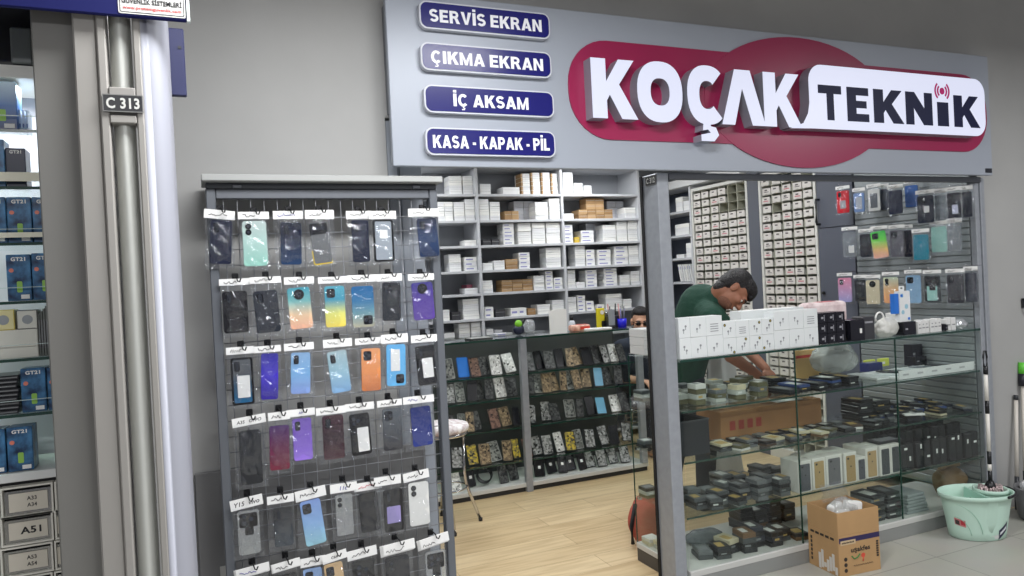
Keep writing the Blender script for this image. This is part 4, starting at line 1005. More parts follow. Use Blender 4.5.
# torch / gadget with green band and crumpled bag
t = thing('glue_gun', 'dark gadget with a lime green band on the counter beside a bag', 'gadget', (px_(519,332,KY+.2), KY+.2, KT))
b = MB(); b.ell((0,0,.04), .045,.035,.04); b.obj('gadget_body', mat('gadget_navy', (30,36,60), .4), t)
b = MB(); b.ell((-.004,-.006,.085), .03,.028,.03); b.obj('green_band', mat('lime_plastic', (130,200,50), .4), t)
b = MB(); b.tube([(.01,0,.075),(.045,0,.115)], .016, 10); b.obj('nozzle', BLACK, t)
def crumple(name, label, cat, loc, rx, ry, rz, m, seed=1, group=None, parent=None, amp=.16, boxy=0):
    bm = bmesh.new(); bmesh.ops.create_icosphere(bm, subdivisions=4, radius=1); rnd = random.Random(seed)
    from mathutils import noise as NZ
    off = Vector((seed*3.1, seed*1.7, 0))
    for v in bm.verts:
        d = NZ.noise(v.co*2.2+off)*amp + abs(NZ.noise(v.co*5+off))*amp*.7
        v.co *= 1-amp*.4+d
        if boxy: v.co = Vector([math.copysign(abs(q)**boxy, q) for q in v.co])*.9
        if v.co.z < -.8: v.co.z = -.8
    bmesh.ops.scale(bm, vec=(rx,ry,rz), verts=bm.verts); bmesh.ops.translate(bm, vec=(0,0,rz*.8), verts=bm.verts)
    b = MB(); b.bm(bm, 0, True); o = b.obj(name, m, parent, loc=loc)
    if label: tag(o, label, cat, group)
    return o
crumple('crumpled_bag', 'crumpled clear bag on the counter beside the green banded gadget', 'bag', (px_(530,330,KY+.3), KY+.31, KT), .05,.04,.062, BAGM, 3)
o = MB().box(-.05,.05,-.03,.03,0,.018,b=.003).obj('small_carton', boxmats['g'][0], loc=(px_(500,333,KY+.3), KY+.3, KT)); tag(o, 'low grey box on the counter top beside the gadget', 'box')
MB().box(-.03,.03,-.0305,-.0301,.005,.012).obj('printed_strip', tapem, o)
# ================================================================ GLASS CASE BEHIND THE SHOP WINDOW
CX0, CX1, CY0, CY1 = 2.122, 4.296, 2.952, 3.42
CZS = [.875, .625, .355, .10]; CTOP = 1.128
wc = thing('display_case', 'long glass display case full of phone parts under the shop window', 'display case', (CX0, CY0, 0))
def w_(mb, name, mats, parent=wc): mb.xf(Matrix.Translation((-CX0, -CY0, 0))); return mb.obj(name, mats, parent)
w_(MB().box(CX0, CX1, CY0-.010, CY0+.012, 0, .07, b=.002), 'kick_panel', mat('kick_grey', (146,148,146), .4, .2))
w_(MB().box(CX0, CX1, CY0+.0125, CY1, 0, .07), 'plinth', mat('plinth_dark', (72,70,68), .5))
w_(MB().box(CX0-.003, CX1, CY0-.012, CY1+.003, .0705, .10, b=.002), 'base_rail', mat('rail_white'))
xs = [CX0+.004, 2.845, 3.583, CX1]
for a, b in zip(xs, xs[1:]):
    g = w_(MB().box(a+.003, b-.003, CY0, CY0+.005, .101, CTOP-.0115), 'glass_pane', GLASS)
    if b < CX1: w_(MB().box(b-.0028, b+.0028, CY0-.001, CY0+.006, .101, CTOP-.0115), 'pane_edge', GEDGE, g)
w_(MB().box(CX0, CX0+.004, CY0+.006, CY1, .101, CTOP-.0115), 'side_glass', GLASS)
w_(MB().box(CX0-.001, CX0+.0045, CY1-.003, CY1+.001, .101, CTOP-.0115), 'corner_edge', GEDGE)
tp = w_(MB().box(CX0, CX1, CY0-.002, CY1, CTOP-.011, CTOP), 'glass_top', GLASS)
w_(MB().box(CX0, CX1, CY0-.0055, CY0-.0022, CTOP-.011, CTOP), 'front_edge', GEDGE, tp)
for z in CZS[:3]:
    s_ = w_(MB().box(CX0+.005, CX1-.002, CY0+.012, CY1-.005, z-.008, z-.0004), 'glass_shelf', GLASS)
    w_(MB().box(CX0+.005, CX1-.002, CY0+.0085, CY0+.0118, z-.0085, z-.0002), 'shelf_edge', GEDGE, s_)
    for x in (2.13, 2.847, 3.585): w_(MB().box(x, x+.018, CY1-.03, CY1-.012, z-.02, z-.0083), 'bracket', CHROME, s_)
print_g = mat('print_grey', (140,142,146), .5); gold = mat('sticker_gold', (150,140,70), .4)
CT = CTOP+.0006
# ---- white earbud boxes on the case top, two tiers of ten
g_x = [(680,691.6,'a'),(691.6,707.6,'a'),(707.6,723.8,'a'),(724,737.3,'b'),(737.3,750.6,'b'),(750.6,763.3,'b'),(763.3,775,'b'),(775.2,790.6,'c'),(790.6,805.3,'c'),(805.3,819.6,'c')]
ebx = mat('earbud_box_white', (222,226,226), .35)
hts = {'a': (.103, .098), 'b': (.083, .083), 'c': (.098, .098)}
stick = {(0,4):(.7,.92),(0,3):(.8,.12),(0,5):(.78,.9),(0,6):(.1,.2),(1,3):(.15,.85),(1,5):(.8,.86),(1,6):(.72,.9)}
for i, (a, b, gk) in enumerate(g_x):
    y0 = CY0+.012
    xa, xb = PY(a, 350, y0).x, PY(b, 350, y0).x
    if i == 0: xa = max(xa, 2.105)
    zb_ = CT
    for r in range(2):
        h = hts[gk][r]; W = xb-xa-.0012; hx = W/2
        m_ = MB(); m_.box(-hx, hx, 0, .075, 0, h-.0008, b=.0015)
        o = m_.obj('earbud_box', ebx, loc=((xa+xb)/2, y0+random.uniform(0,.004), zb_)); zb_ += h
        tag(o, f"white printed earbud box, {ORD[i+1]} from post in the {['lower','upper'][r]} tier on the glass case", 'box', 'white earbud boxes on the window case')
        q = MB()
        if (i, r) in ((2,1),(9,1),(4,1)):
            for k in range(4): q.box(-hx*.5, hx*.5, -.0007, -.0001, h*(.2+.12*k), h*(.24+.12*k))
        else:
            fl = 1 if (i+r) % 3 else -1
            for (ex, ez) in ((-.18, .40), (.2, .58)):
                q.prism([(hx*ex*fl+.006*math.cos(t_)*1.0, h*ez+.0055*math.sin(t_)) for t_ in [2*pi*k/10 for k in range(10)]], -.0007, -.0001)
                q.box(hx*ex*fl-.0022, hx*ex*fl+.0012, -.0007, -.0001, h*ez-.018, h*ez-.004)
        q.obj('printed_earbuds', print_g, o)
        if (r, i) in stick:
            fx, fz = stick[(r, i)]
            q = MB(); q.prism(circ(-hx+W*fx, h*fz*.92, .0075, n=16), -.0013, -.0008); q.prism(circ(-hx+W*fx, h*fz*.92, .005, n=14), -.0016, -.0014, 1); q.obj('round_sticker', [mat('sticker_dark', (50,50,36), .4), gold], o)
# flat white box and pink wrap behind
def slab(name, label, cat, x0, x1, y0, y1, z0, h, m, group=None, rz=0, det=None, dm=None, b=.002):
    m_ = MB(); m_.box(-(x1-x0)/2, (x1-x0)/2, -(y1-y0)/2, (y1-y0)/2, 0, h, b=b)
    o = m_.obj(name, m, loc=((x0+x1)/2, (y0+y1)/2, z0), rotz=rz); tag(o, label, cat, group)
    if det:
        q = MB(); a, b2, c, d = det; hx, hy = (x1-x0)/2, (y1-y0)/2
        q.box(hx*a, hx*b2, hy*c, hy*d, h+.0002, h+.0012); q.obj('top_panel', dm or PAPER, o)
    return o
slab('flat_box', 'long flat white box behind the earbud boxes on the glass case', 'box', 2.64, 3.08, 3.11, 3.20, CT, .20, mat('earbud_box_white'), det=(-.8,.8,-.7,.7), dm=PAPER)
slab('pink_packet', 'pink and white packet behind the taller earbud boxes on the case', 'packet', 3.12, 3.42, 3.12, 3.2, CT, .216, mat('packet_rose', (232,206,206), .4, noise=.15, nscale=20, c2=(236,220,218)), det=(-.3,.5,-.6,.6), dm=mat('rose_print', (220,120,130), .5), b=.02)
# black boxes
bb = mat('box_black_gloss', (24,24,32), .25); silv = mat('print_silver', (150,150,156), .4)
for c in range(3):
    xa, xb = PY(820+9*c, 340, CY0+.015).x, PY(828.4+9*c, 340, CY0+.015).x
    for r in range(3):
        h = .057 if r < 2 else .055
        o = MB().box(-(xb-xa)/2, (xb-xa)/2, 0, .09, 0, h-.001, b=.0015).obj('black_box', bb, loc=((xa+xb)/2, CY0+.018, CT+.057*r)); tag(o, f"small glossy black box, {ORD[c+1]} column {['bottom','middle','top'][r]}, beside the white earbud boxes", 'box', 'black boxes on the window case')
        q = MB(); q.box(-.012, .004, -.0007, -.0001, h*.4, h*.6); q.box(.008,.012,-.0007,-.0001,h*.2,h*.75); q.obj('printed_mark', silv, o)
xa, xb = PY(850, 340, CY0+.03).x, PY(864, 340, CY0+.03).x
o = MB().box(0, xb-xa, 0, .09, 0, .115, b=.002).obj('black_box', bb, loc=(xa, CY0+.02, CT)); tag(o, 'larger black box with a white mark beside the black box stack', 'box')
MB().box((xb-xa)*.62, (xb-xa)*.78, -.0008, -.0001, .04, .066).obj('printed_mark', WHITE, o)
xa2 = PY(875.5, 340, CY0+.03).x
o = MB().box(0, xa2-xb-.004, 0, .08, 0, .125, b=.002).obj('dark_box', mat('box_graphite', (58,58,62), .35), loc=(xb+.002, CY0+.03, CT)); tag(o, 'dark graphite box between the black box and the clear wrapped bundle', 'box')
MB().box(.01, (xa2-xb)*.8, -.0008, -.0001, .09, .1).obj('printed_mark', silv, o)
# wrapped bundle with handle
p0 = PY(889, 335, CY0+.06)
t = thing('wrapped_bundle', 'clear plastic wrapped bundle with a round white handle on the case', 'bundle', (p0.x, CY0+.075, CT))
crumple('plastic_wrap', None, None, (0,0,0), .085, .045, .062, mat('wrap_white', (206,206,200), .3, bump=.6, bscale=30), 5, parent=t)
b = MB(); b.tube([(-.05+.032*math.cos(q), -.0, .105+.035*math.sin(q)) for q in [pi*k/10-.2 for k in range(13)]], .005, 8); b.obj('handle', WHITE, t)
xa, xb = PY(893, 325, CY0+.15).x, PY(906, 325, CY0+.15).x
slab('white_box', 'white box standing behind the clear wrapped bundle on the case', 'box', xa, xb, CY0+.13, CY0+.2, CT, .12, WHITE)
# black box with tall white hanging carton on it
xa, xb = PY(904.5, 335, CY0+.03).x, PY(916.5, 335, CY0+.03).x
o = MB().box(0, xb-xa, 0, .1, 0, .075, b=.002).obj('black_box', bb, loc=(xa, CY0+.03, CT)); tag(o, 'black box carrying the tall white and blue carton on the case', 'box')
MB().box(.01, .03, -.0008, -.0001, .03, .04).obj('printed_mark', silv, o)
t = thing('hanging_carton', 'tall white carton with blue side and hang tab standing on a black box', 'box', ((xa+xb)/2-.02, CY0+.06, CT+.0755))
h = PY(905, 291, CY0+.05).z-CT-.0755
b = MB(); b.box(-.04, .045, -.018, .018, 0, h, b=.002); bd = b.obj('carton_body', mat('carton_white', (222,224,224), .4), t)
MB().box(-.075, -.0405, -.012, .018, h*.28, h*.93, b=.001).obj('blue_side', mat('carton_blue', (40,110,200), .4), t)
b = MB(); b.ring(rrect(-.022,.022,h+.0005,h+.03,.008), rrect(-.010,.010,h+.012,h+.022,.004), -.001, .001); b.obj('hang_tab', mat('carton_white'), t)
b = MB(); b.prism(circ(.012,h*.5,.014), -.0192, -.0181); b.prism(circ(-.018,h*.32,.012), -.0192, -.0181); b.box(-.028,-.012,-.0192,-.0181,h*.8,h*.92); b.obj('printed_picture', mat('print_aqua', (150,190,206), .4), t)
b = MB(); b.box(.02,.038,-.0192,-.0181,h*.06,h*.14); b.box(-.034,-.016,-.0196,-.0193,h*.82,h*.9); b.obj('blue_print', mat('carton_blue'), t)
# row of small white boxes
n = 6
for k in range(n):
    u0 = 917.5+25*k/n; xa, xb = PY(u0, 330, CY0+.03).x, PY(u0+25/n-.3, 330, CY0+.03).x
    for r in range(1):
        o = MB().box(0, xb-xa, 0, .05, 0, .072+.006*(k % 2), b=.002).obj('charger_box', mat('charger_white', (214,214,212), .5), loc=(xa, CY0+.025+.004*(k % 3), CT)); tag(o, f"small white charger box, {ORD[k+1]} in the row right of the black box on the case", 'box', 'white charger boxes on the window case')
        q = MB(); q.box(.006, xb-xa-.006, -.0008, -.0001, .03, .036); q.box(.01, xb-xa-.014, -.0008, -.0001, .05, .056); q.obj('printed_lines', GREY, o)
for k in range(2):
    xa, xb = PY(946.5+5*k, 327, CY0+.04).x, PY(951+5*k, 327, CY0+.04).x
    o = MB().box(0, xb-xa, 0, .05, 0, .066+.008*k, b=.002).obj('charger_box', mat('charger_white'), loc=(xa, CY0+.04, CT)); tag(o, f"white box {['nearer','farther from'][k]} the black pouch in the end pair on the case" if k else 'white box nearer the charger row in the end pair on the case', 'box')
    q = MB(); q.box(.006, xb-xa-.006, -.0008, -.0001, .03, .036); q.obj('printed_lines', GREY, o)
xa = PY(944, 330, CY0+.06).x
o = MB().box(-.014, .012, 0, .06, 0, .04, b=.003).obj('black_box', bb, loc=(xa, CY0+.04, CT)); tag(o, 'tiny black box between the white charger boxes and the end pair', 'box')
MB().box(-.008, .004, -.0008, -.0001, .015, .02).obj('printed_mark', silv, o)
crumple('silver_pouch', 'shiny silver pouch lying near the end of the glass case', 'pouch', (PY(963,330,CY0+.05).x, CY0+.07, CT), .055,.035,.034, mat('silver_foil', (205,208,210), .2, .6, bump=.5), 9)
o = MB().box(-.06, .06, 0, .05, 0, .07, b=.008).obj('black_case', mat('case_black', (34,35,38), .5), loc=(PY(973,328,CY0+.1).x, CY0+.11, CT)); tag(o, 'black zip case at the far end of the glass case top', 'case')
MB().box(-.055,.055,-.0015,-.0002,.05,.054).obj('zip', GREY, o)
# grey-white cartons stack at the near end
for r in range(3):
    o = MB().box(-.115, .115, -.07, .07, 0, .0445, b=.002).obj('grey_carton', mat('carton_grey', (198,198,196), .6), loc=(2.242, 3.335, CT+.0455*r)); tag(o, f"grey white carton, {['bottom','middle','top'][r]} of three on the near end of the case", 'box', 'cartons on the near end of the case')
    MB().box(-.11,.11,-.0708,-.0701,.030,.033).obj('lid_seam', seam, o)

# ---- shelf contents
flatm = {
 'k': [mat('flat_black', (26,27,30), .3), mat('flat_charcoal', (44,46,50), .35)],
 's': [mat('flat_grey', (98,102,104), .35), mat('flat_slate', (72,76,78), .35)],
 'v': [mat('flat_pale', (170,174,168), .4), mat('flat_olive', (92,90,66), .4)],
 'w': [mat('flat_white', (206,206,202), .5), mat('flat_cream', (196,188,160), .5)],
 'b': [mat('flat_blue', (52,72,120), .4), mat('flat_dusk', (40,44,56), .35)],
 'n': [mat('flat_brown', (110,84,60), .5), mat('flat_umber', (74,58,46), .5)],
}
fname = {'k':'black','s':'grey','v':'pale green','w':'white','b':'blue','n':'brown'}
topm = [mat('top_label_white', (206,208,204), .5), mat('top_label_grey', (120,124,126), .4), mat('top_label_gold', (176,150,90), .4)]
def pile(x, y, z, wx, wy, hs, kinds, where, group, rz=0, cat='phone part', name='flat_part'):
    zz = z+.0006; n = len(kinds)
    for i, k in enumerate(kinds):
        mm = flatm[k]
        pos = 'single' if n == 1 else ('bottom' if i == 0 else 'top' if i == n-1 else ORD[i+1])
        r_ = rz+random.uniform(-.10,.10); h = hs*random.uniform(.9,1.05)
        lab = f"{fname[k]} part, {pos} of {where}" if n > 1 else f"{fname[k]} part lying alone, {where}"
        m_ = MB(); hx, hy = wx/2*random.uniform(.92,1), wy/2*random.uniform(.92,1)
        m_.box(-hx, hx, -hy, hy, 0, h-.0006, b=.0015)
        o = m_.obj(name, mm[(i+int(x*100)) % 2], loc=(x+random.uniform(-.004,.004), y, zz), rotz=r_); tag(o, lab, cat, group)
        if i == n-1 or i % 3 == 1:
            q = MB(); 
            if i == n-1: q.box(-hx*.7, hx*random.uniform(.1,.7), -hy*.6, hy*.5, h-.0004, h+.0004)
            else: q.box(-hx*.6, hx*.2, -hy-.0008, -hy-.0001, h*.3, h*.7)
            q.obj('paper_label', topm[(i+int(x*37)) % 3], o)
        zz += h
def xat(u, v, y): return PY(u, v, y).x
# shelf 1 (z=.875): green-white module stacks, then black flats
y = 3.09
i = 0
for u, kinds, hs in ((687,'vv',.026),(697,'vvvw',.026),(708,'vsv',.022),(717,'vvs',.022),(727,'svv',.026),(737,'vvw',.026),(748,'vsvv',.024),(759,'vsv',.026),(769,'nvs',.024)):
    i += 1; pile(xat(u,400,y), y+(i % 2)*.07, CZS[0], .065, .075, hs, kinds, f"{ORD[i]} module pile from post, top case shelf", 'module piles on the top case shelf')
y = 3.07
for j, (u, kinds) in enumerate(((783,'kk'),(797,'kkb'),(812,'kkk'),(828,'kkbk'),(843,'kkkk'))):
    pile(xat(u,395,y), y+.02*(j % 2), CZS[0], .085, .16, .014, kinds, f"{ORD[j+1]} flat black pile beyond the modules, top case shelf", 'black flat piles on the top case shelf', rz=.1)
y = 3.24
for j, (u, kinds) in enumerate(((775,'kkkkk'),(800,'kk'),(836,'kkk'))):
    pile(xat(u,378,y), y+.02, CZS[0], .10, .13, .012, kinds, f"{ORD[j+1]} rear black pile, top case shelf", 'rear black piles on the top case shelf', rz=-.1)
o = crumple('plastic_bag', 'large round clear plastic bag resting on the top case shelf', 'bag', (xat(837,364,3.20), 3.22, CZS[0]+.052), .160,.10,.097, clear('bag_ball', (232,234,232), .25, .07, milk=.5, milkc=(206,208,206), bump=.6, bscale=14), 11, amp=.10)
o = slab('envelope', 'yellow padded envelope with a red strip behind the window case', 'envelope', 0, .20, 0, .02, 0, .17, mat('envelope_yellow', (226,188,126), .6))
o.location = (xat(809,378,3.38), 3.385, CZS[0]+.002); 
MB().box(-.10,.02,-.0115,-.0101,.125,.142).obj('red_strip', mat('strip_red', (200,60,50), .5), o)
# blue box, trays of screens, black boxes at the slat wall end
slab('blue_box', 'dark blue box between the plastic bag and the white trays', 'box', xat(866,365,3.33), xat(880,365,3.33), 3.31, 3.38, CZS[0]+.0006, .055, mat('box_royal', (40,52,120), .4), det=(-.6,.6,-.6,.6), dm=silv)
ty0, ty1 = 3.0, 3.28
for k in range(2):
    xa, xb = (xat(898.5,378,ty0), xat(976,372,ty0)) if k == 0 else (xat(862,372,3.16), xat(875,372,3.16))
    if k == 0:
        t = thing('screen_tray', 'white shallow tray of screens with a bright front edge, top case shelf', 'tray', ((xa+xb)/2, ty0, CZS[0]+.0006))
        W = (xb-xa)/2
        MB().box(-W, W, 0, ty1-ty0, 0, .012, b=.001).obj('tray_base', mat('tray_white', (222,224,224), .4), t)
        b = MB(); b.box(-W, W, -.004, -.0003, 0, .05, b=.001); b.obj('front_edge', mat('tray_white'), t)
        b = MB(); 
        for q in range(5): b.box(-W*.9+W*.36*q, -W*.9+W*.36*q+W*.14, -.0048, -.0041, .02, .03)
        b.obj('printed_marks', mat('print_faint', (170,172,174), .5), t)
    else:
        t = thing('screen_tray', 'grey white tray of loose screens beside the round plastic bag', 'tray', ((xa+xb)/2, 3.06, CZS[0]+.0006))
        W = (xb-xa)/2
        MB().box(-W, W, 0, .23, 0, .014, b=.001).obj('tray_base', mat('tray_grey', (188,192,192), .4), t)
        MB().box(-W*.9, W*.9, -.001, -.0002, .003, .01).obj('front_edge', mat('tray_white'), t)
xa, xb = xat(898.5,378,ty0), xat(976,372,ty0)
for q in range(9):
    m_ = MB(); m_.box(-.035,.035,-.075,.075,0,.007,b=.002)
    o = m_.obj('screen', [mat('screen_white', (206,212,214), .3), mat('screen_black', (30,32,36), .2), mat('screen_grey', (120,126,132), .25)][q % 3], loc=(xa+.05+(xb-xa-.1)*q/8, 3.10+.05*(q % 2), CZS[0]+.0132+.0075*(q % 2)), rotz=.5-.1*(q % 3)); tag(o, f"loose phone screen, {ORD[q+1]} from the near end lying on the bright fronted tray", 'screen', 'screens on the tray')
    MB().box(-.01,.01,.06,.064,.0072,.0078).obj('speaker_slot', silv, o)
for q, (u0, u1, h, r) in enumerate(((910,921,.065,0),(914,932,.135,1))):
    xa_, xb_ = xat(u0,360,3.33), xat(u1,360,3.33)
    o = MB().box(0, xb_-xa_, 0, .06, 0, h, b=.002).obj('black_box', bb, loc=(xa_, 3.30+.055*r-.012, CZS[0]+.0006)); tag(o, ['low black box in front of the taller one behind the screen tray','tall black box standing behind the screen tray at the slatted wall'][q], 'box')
    MB().box(.01,.03,-.0008,-.0001,h*.5,h*.62).obj('printed_mark', silv, o)
for q in range(2):
    o = MB().box(0,.09,0,.02,0,.05,b=.003).obj('yellow_pack', mat('pack_lime', (206,214,90), .4), loc=(xat(868+14*q,348,3.36), 3.385, CZS[0]+.075+.0006*q)); tag(o, ['pale yellow pack nearer the plastic bag under the case top','pale yellow pack nearer the pane edge under the case top'][q], 'packet')
    MB().box(.02,.05,-.0008,-.0001,.015,.03).obj('printed_mark', PAPER, o); o.location.z = CZS[0]+.0135 if q else CZS[0]+.015
# shelf 2 (z=.625): dark bin, big lying carton, piles
xa, xb = xat(682,430,3.02), xat(714,430,3.02)
t = thing('dark_bin', 'black plastic bin at the post end of the middle case shelf', 'bin', ((xa+xb)/2, 3.16, CZS[1]+.0006))
b = MB(); W = (xb-xa)/2
b.box(-W,W,-.10,-.097,0,.17); b.box(-W,W,.097,.10,0,.17); b.box(-W,-W+.003,-.097,.097,0,.17); b.box(W-.003,W,-.097,.097,0,.17); b.box(-W+.003,W-.003,-.097,.097,0,.003)
b.obj('bin_body', mat('bin_black', (34,36,42), .4), t)
b = MB(); b.ring(rrect(-W-.004,W+.004,-.104,.104,.006), rrect(-W,W,-.10,.10,.004), -.178, -.1702); b.xf(Matrix.Rotation(-pi/2,4,'X')); b.obj('rim', mat('bin_rim', (60,62,66), .4), t)
# the big brown carton lies on the middle shelf toward the back
t = thing('shipping_carton', 'large brown shipping carton lying on the middle case shelf', 'carton', (xat(775,430,3.2)-.02, 3.29, CZS[1]+.0006))
kr = mat('kraft_board', (156,112,72), .75, noise=.06, nscale=6)
MB().box(-.36, .36, -.10, .11, 0, .165, b=.003).obj('carton_body', kr, t)
MB().box(-.36, .36, -.02, .03, .1652, .1658).obj('tape', mat('tape_tan', (196,160,116), .3), t)
b = MB()
for q in range(4): b.box(-.30+.06*q, -.262+.06*q, -.1008, -.1002, .06, .11)
b.obj('red_print', mat('print_red', (150,60,48), .6), t)
slab('paper_sheet', 'white paper sheet lying on the large brown shipping carton', 'paper', xat(772,401,3.26), xat(798,401,3.26), 3.22, 3.29, CZS[1]+.1675, .002, PAPER, b=0)
y = 3.06
u = 722; i = 0
for kinds in ('skw','wv','sks','nk','sw','ks','kkw','nw','sv','kk','wn','ksk','kk'):
    i += 1; pile(xat(u,440,y), y-.02+.035*(i % 2), CZS[1], .075, .10, .013, kinds, f"{ORD[i]} low pile from bin, middle case shelf", 'low piles on the middle case shelf', rz=random.uniform(-.3,.3)); u += 13.3
y = 3.2
for j, (u, kinds) in enumerate(((857,'kkkkkkk'),(874,'kskkkk'))):
    pile(xat(u,410,y)+.02, y+.02, CZS[1], .11, .15, .019, kinds, f"{['nearer','farther'][j]} tall dark pile behind, middle case shelf", 'tall dark piles on the middle case shelf')
for j, u in enumerate((905,914,923,932,941,950,959,968)):
    k = 'bkswnkbk'[j]
    pile(xat(u,420,3.08), 3.06+.05*(j % 3), CZS[1], .06, .12, .014, [k, 'kbsk'[j % 4]], f"{ORD[j+1]} loose pile by the slatted wall, middle case shelf", 'loose piles at the slat wall end', rz=random.uniform(-.6,.6))
for r_ in range(2):
    for j in range(11):
        k = 'kbskkbsknksk'[(j*5+r_*3) % 12]; yy = 3.16+.13*r_+.02*(j % 2); xx = 3.60+.062*j
        pile(xx, yy, CZS[1], .055, .10, .016, [k, 'ksbk'[(j+r_) % 4], 'kksk'[(j*3+r_) % 4]][:2+(j+r_) % 2], f"{ORD[j+1]} {['middle','back'][r_]} row heap by slatted wall, middle case shelf", 'heaps at the slat wall end', rz=random.uniform(-.35,.35))
for j in range(12):
    k = 'ksknsksvkskk'[j]
    pile(2.50+.092*j, 3.155, CZS[1], .072, .07, .014, [k, 'skk'[j % 3]], f"{ORD[j+1]} pile of second row from bin, middle case shelf", 'second row piles on the middle case shelf', rz=random.uniform(-.2,.2)) if not (j > 9) else None
slab('white_remote', 'white slanting small device among the dark parts, middle case shelf', 'device', xat(907,418,3.0), xat(921,418,3.0), 2.985, 3.015, CZS[1]+.034, .012, mat('device_white', (226,226,224), .4), rz=-.5, det=(-.2,.2,-.6,.6), dm=silv)
# shelf 3 (z=.355): dark soft packs, then white phone boxes, then labelled black cases
y = 3.06; i = 0
for u, kinds, h in ((698,'sks',.02),(709,'sks',.02),(720,'ssks',.018),(731,'sk',.02),(742,'sksk',.022),(753,'sssks',.022),(764,'sskss',.022),(775,'ssks',.022),(785,'ssss',.02)):
    i += 1; pile(xat(u,495,y), y-.03+.05*(i % 2), CZS[2], .07, .10, h, kinds, f"{ORD[i]} soft pack pile from post, third case shelf", 'soft pack piles on the third case shelf', rz=random.uniform(-.2,.2))
for i in range(6):
    k = ['sksks','ssks','sks','sskss','ssks','sks'][i]
    pile(xat(722+13*i,476,3.26), 3.27, CZS[2], .075, .12, .018, k, f"{ORD[i+1]} rear pack pile, third case shelf", 'rear pack piles on the third case shelf')
for j in range(6):
    pile(2.19+.108*j, 3.16, CZS[2], .075, .085, .02, ['sks','ksks','sss','skss','sks','kss'][j], f"{ORD[j+1]} middle row pack pile, third case shelf", 'middle row packs on the third case shelf', rz=random.uniform(-.2,.2))
for j in range(7):
    pile(2.20+.105*j, 3.335, CZS[0], .07, .085, .024, ['vs','vv','svs','vs','svv','vs','vsv'][j], f"{ORD[j+1]} back row module pile, top case shelf", 'back row modules on the top case shelf', rz=random.uniform(-.15,.15)) if j > 0 else None
pbx = mat('phone_box_white', (216,214,208), .45)
pics = [(90,92,98),(176,150,104),(106,106,110),(166,140,96),(80,82,90),(178,150,108),(64,68,74),(74,78,82)]
us = [(798,812),(813,826.5),(827,844),(844.5,857.5),(858,867),(867.5,880),(880.5,891.5),(892,901.5)]
for i, ((a, b), pc) in enumerate(zip(us, pics)):
    y0 = CY0+.02
    xa, xb = xat(a,470,y0), xat(b,470,y0); W = xb-xa-.002; h = .168 if i != 4 else .13
    m_ = MB(); m_.box(-W/2, W/2, 0, .16 if i % 2 else .13, 0, h, b=.003)
    o = m_.obj('phone_box', pbx, loc=((xa+xb)/2, y0+.004*(i % 3), CZS[2]+.0006)); cn = {0:'grey',1:'gold',2:'grey',3:'gold',4:'dark grey',5:'gold',6:'black',7:'black'}[i]
    tag(o, f"white phone box with a {cn} phone picture, {ORD[i+1]} in row on third case shelf", 'phone box', 'white phone boxes on the third case shelf')
    q = MB(); q.prism(rrect(-W*.36, W*.36, h*.05, h*.9, .006), -.0009, -.0001); q.obj('phone_picture', mat('picture_%d_%d_%d' % pc, pc, .35), o)
    q = MB(); q.prism(circ(0, h*.55, .0045, n=10), -.0014, -.001); q.box(-W*.26, -W*.12, -.0014, -.001, h*.78, h*.84); q.obj('printed_logo', mat('picture_dark', (50,50,54), .4), o)
slab('dark_tablet', 'dark flat device lying on top of the white phone boxes', 'device', xat(872,447,3.05), xat(896,447,3.05), 3.0, 3.09, CZS[2]+.1702, .012, flatm['k'][1], det=(-.7,.7,-.7,.7), dm=silv)
# labelled black cases standing in the right bay
bc = mat('case_matte', (36,37,40), .5)
for r in range(3):
    for j in range(10):
        xa = 3.605-.012*r+.0690*j
        m_ = MB(); m_.box(0, .056, 0, .03, 0, .15+.03*r+.012*((j*3+r) % 3), b=.004)
        o = m_.obj('black_case', bc, loc=(xa, 2.975+.10*r+.008*(j % 2), CZS[2]+.0006)); tag(o, f"black accessory case with a white price tag, {ORD[j+1]} in the {['front','middle','rear'][r]} row, third shelf", 'case', 'tagged black cases on the third case shelf')
        zt_ = random.uniform(.05,.13); xx = random.uniform(.012,.04)
        q = MB(); q.box(xx, xx+(.012 if (j+r) % 3 else .024), -.0012, -.0001, zt_, zt_+(.026 if (j+r) % 3 else .012)); q.obj('price_tag', PAPER, o)
# lowest shelf (z=.10)
y = 3.07; i = 0
for u, kinds, h in ((703,'ss',.022),(716,'skk',.02),(728,'kkw',.024),(741,'kksn',.026),(754,'kbkb',.028),(767,'kbk',.026),(780,'skk',.022),(793,'nk',.02)):
    i += 1; pile(xat(u,545,y), y-.03+.04*(i % 2), CZS[3], .08, .11, h, kinds, f"{ORD[i]} pile from post on the lowest case shelf", 'piles on the lowest case shelf', rz=random.uniform(-.3,.3))
crumple('clear_sleeve', 'shiny clear sleeve of parts lying at the post end, floor shelf', 'bag', (xat(708,530,3.2), 3.24, CZS[3]+.001), .12,.07,.035, mat('sleeve_grey', (120,126,130), .2, bump=.5), 15)
for i, u in enumerate((742,756,770,784)):
    pile(xat(u,515,3.3), 3.31, CZS[3], .085, .12, .025, ['kkkkk','nkkk','kkkkkk','kkkk'][i], f"{ORD[i+1]} rear pile on the lowest case shelf", 'rear piles on the floor shelf')
for i, u in enumerate((868,884)):
    for kk_ in range(1): pile(xat(u,505,3.05)+.01, 3.06, CZS[3], .105, .15, .017, 'kskkskksk', f"{['nearer','farther'][i]} tall black stack under the phone boxes, floor shelf", 'tall black stacks on the floor shelf')
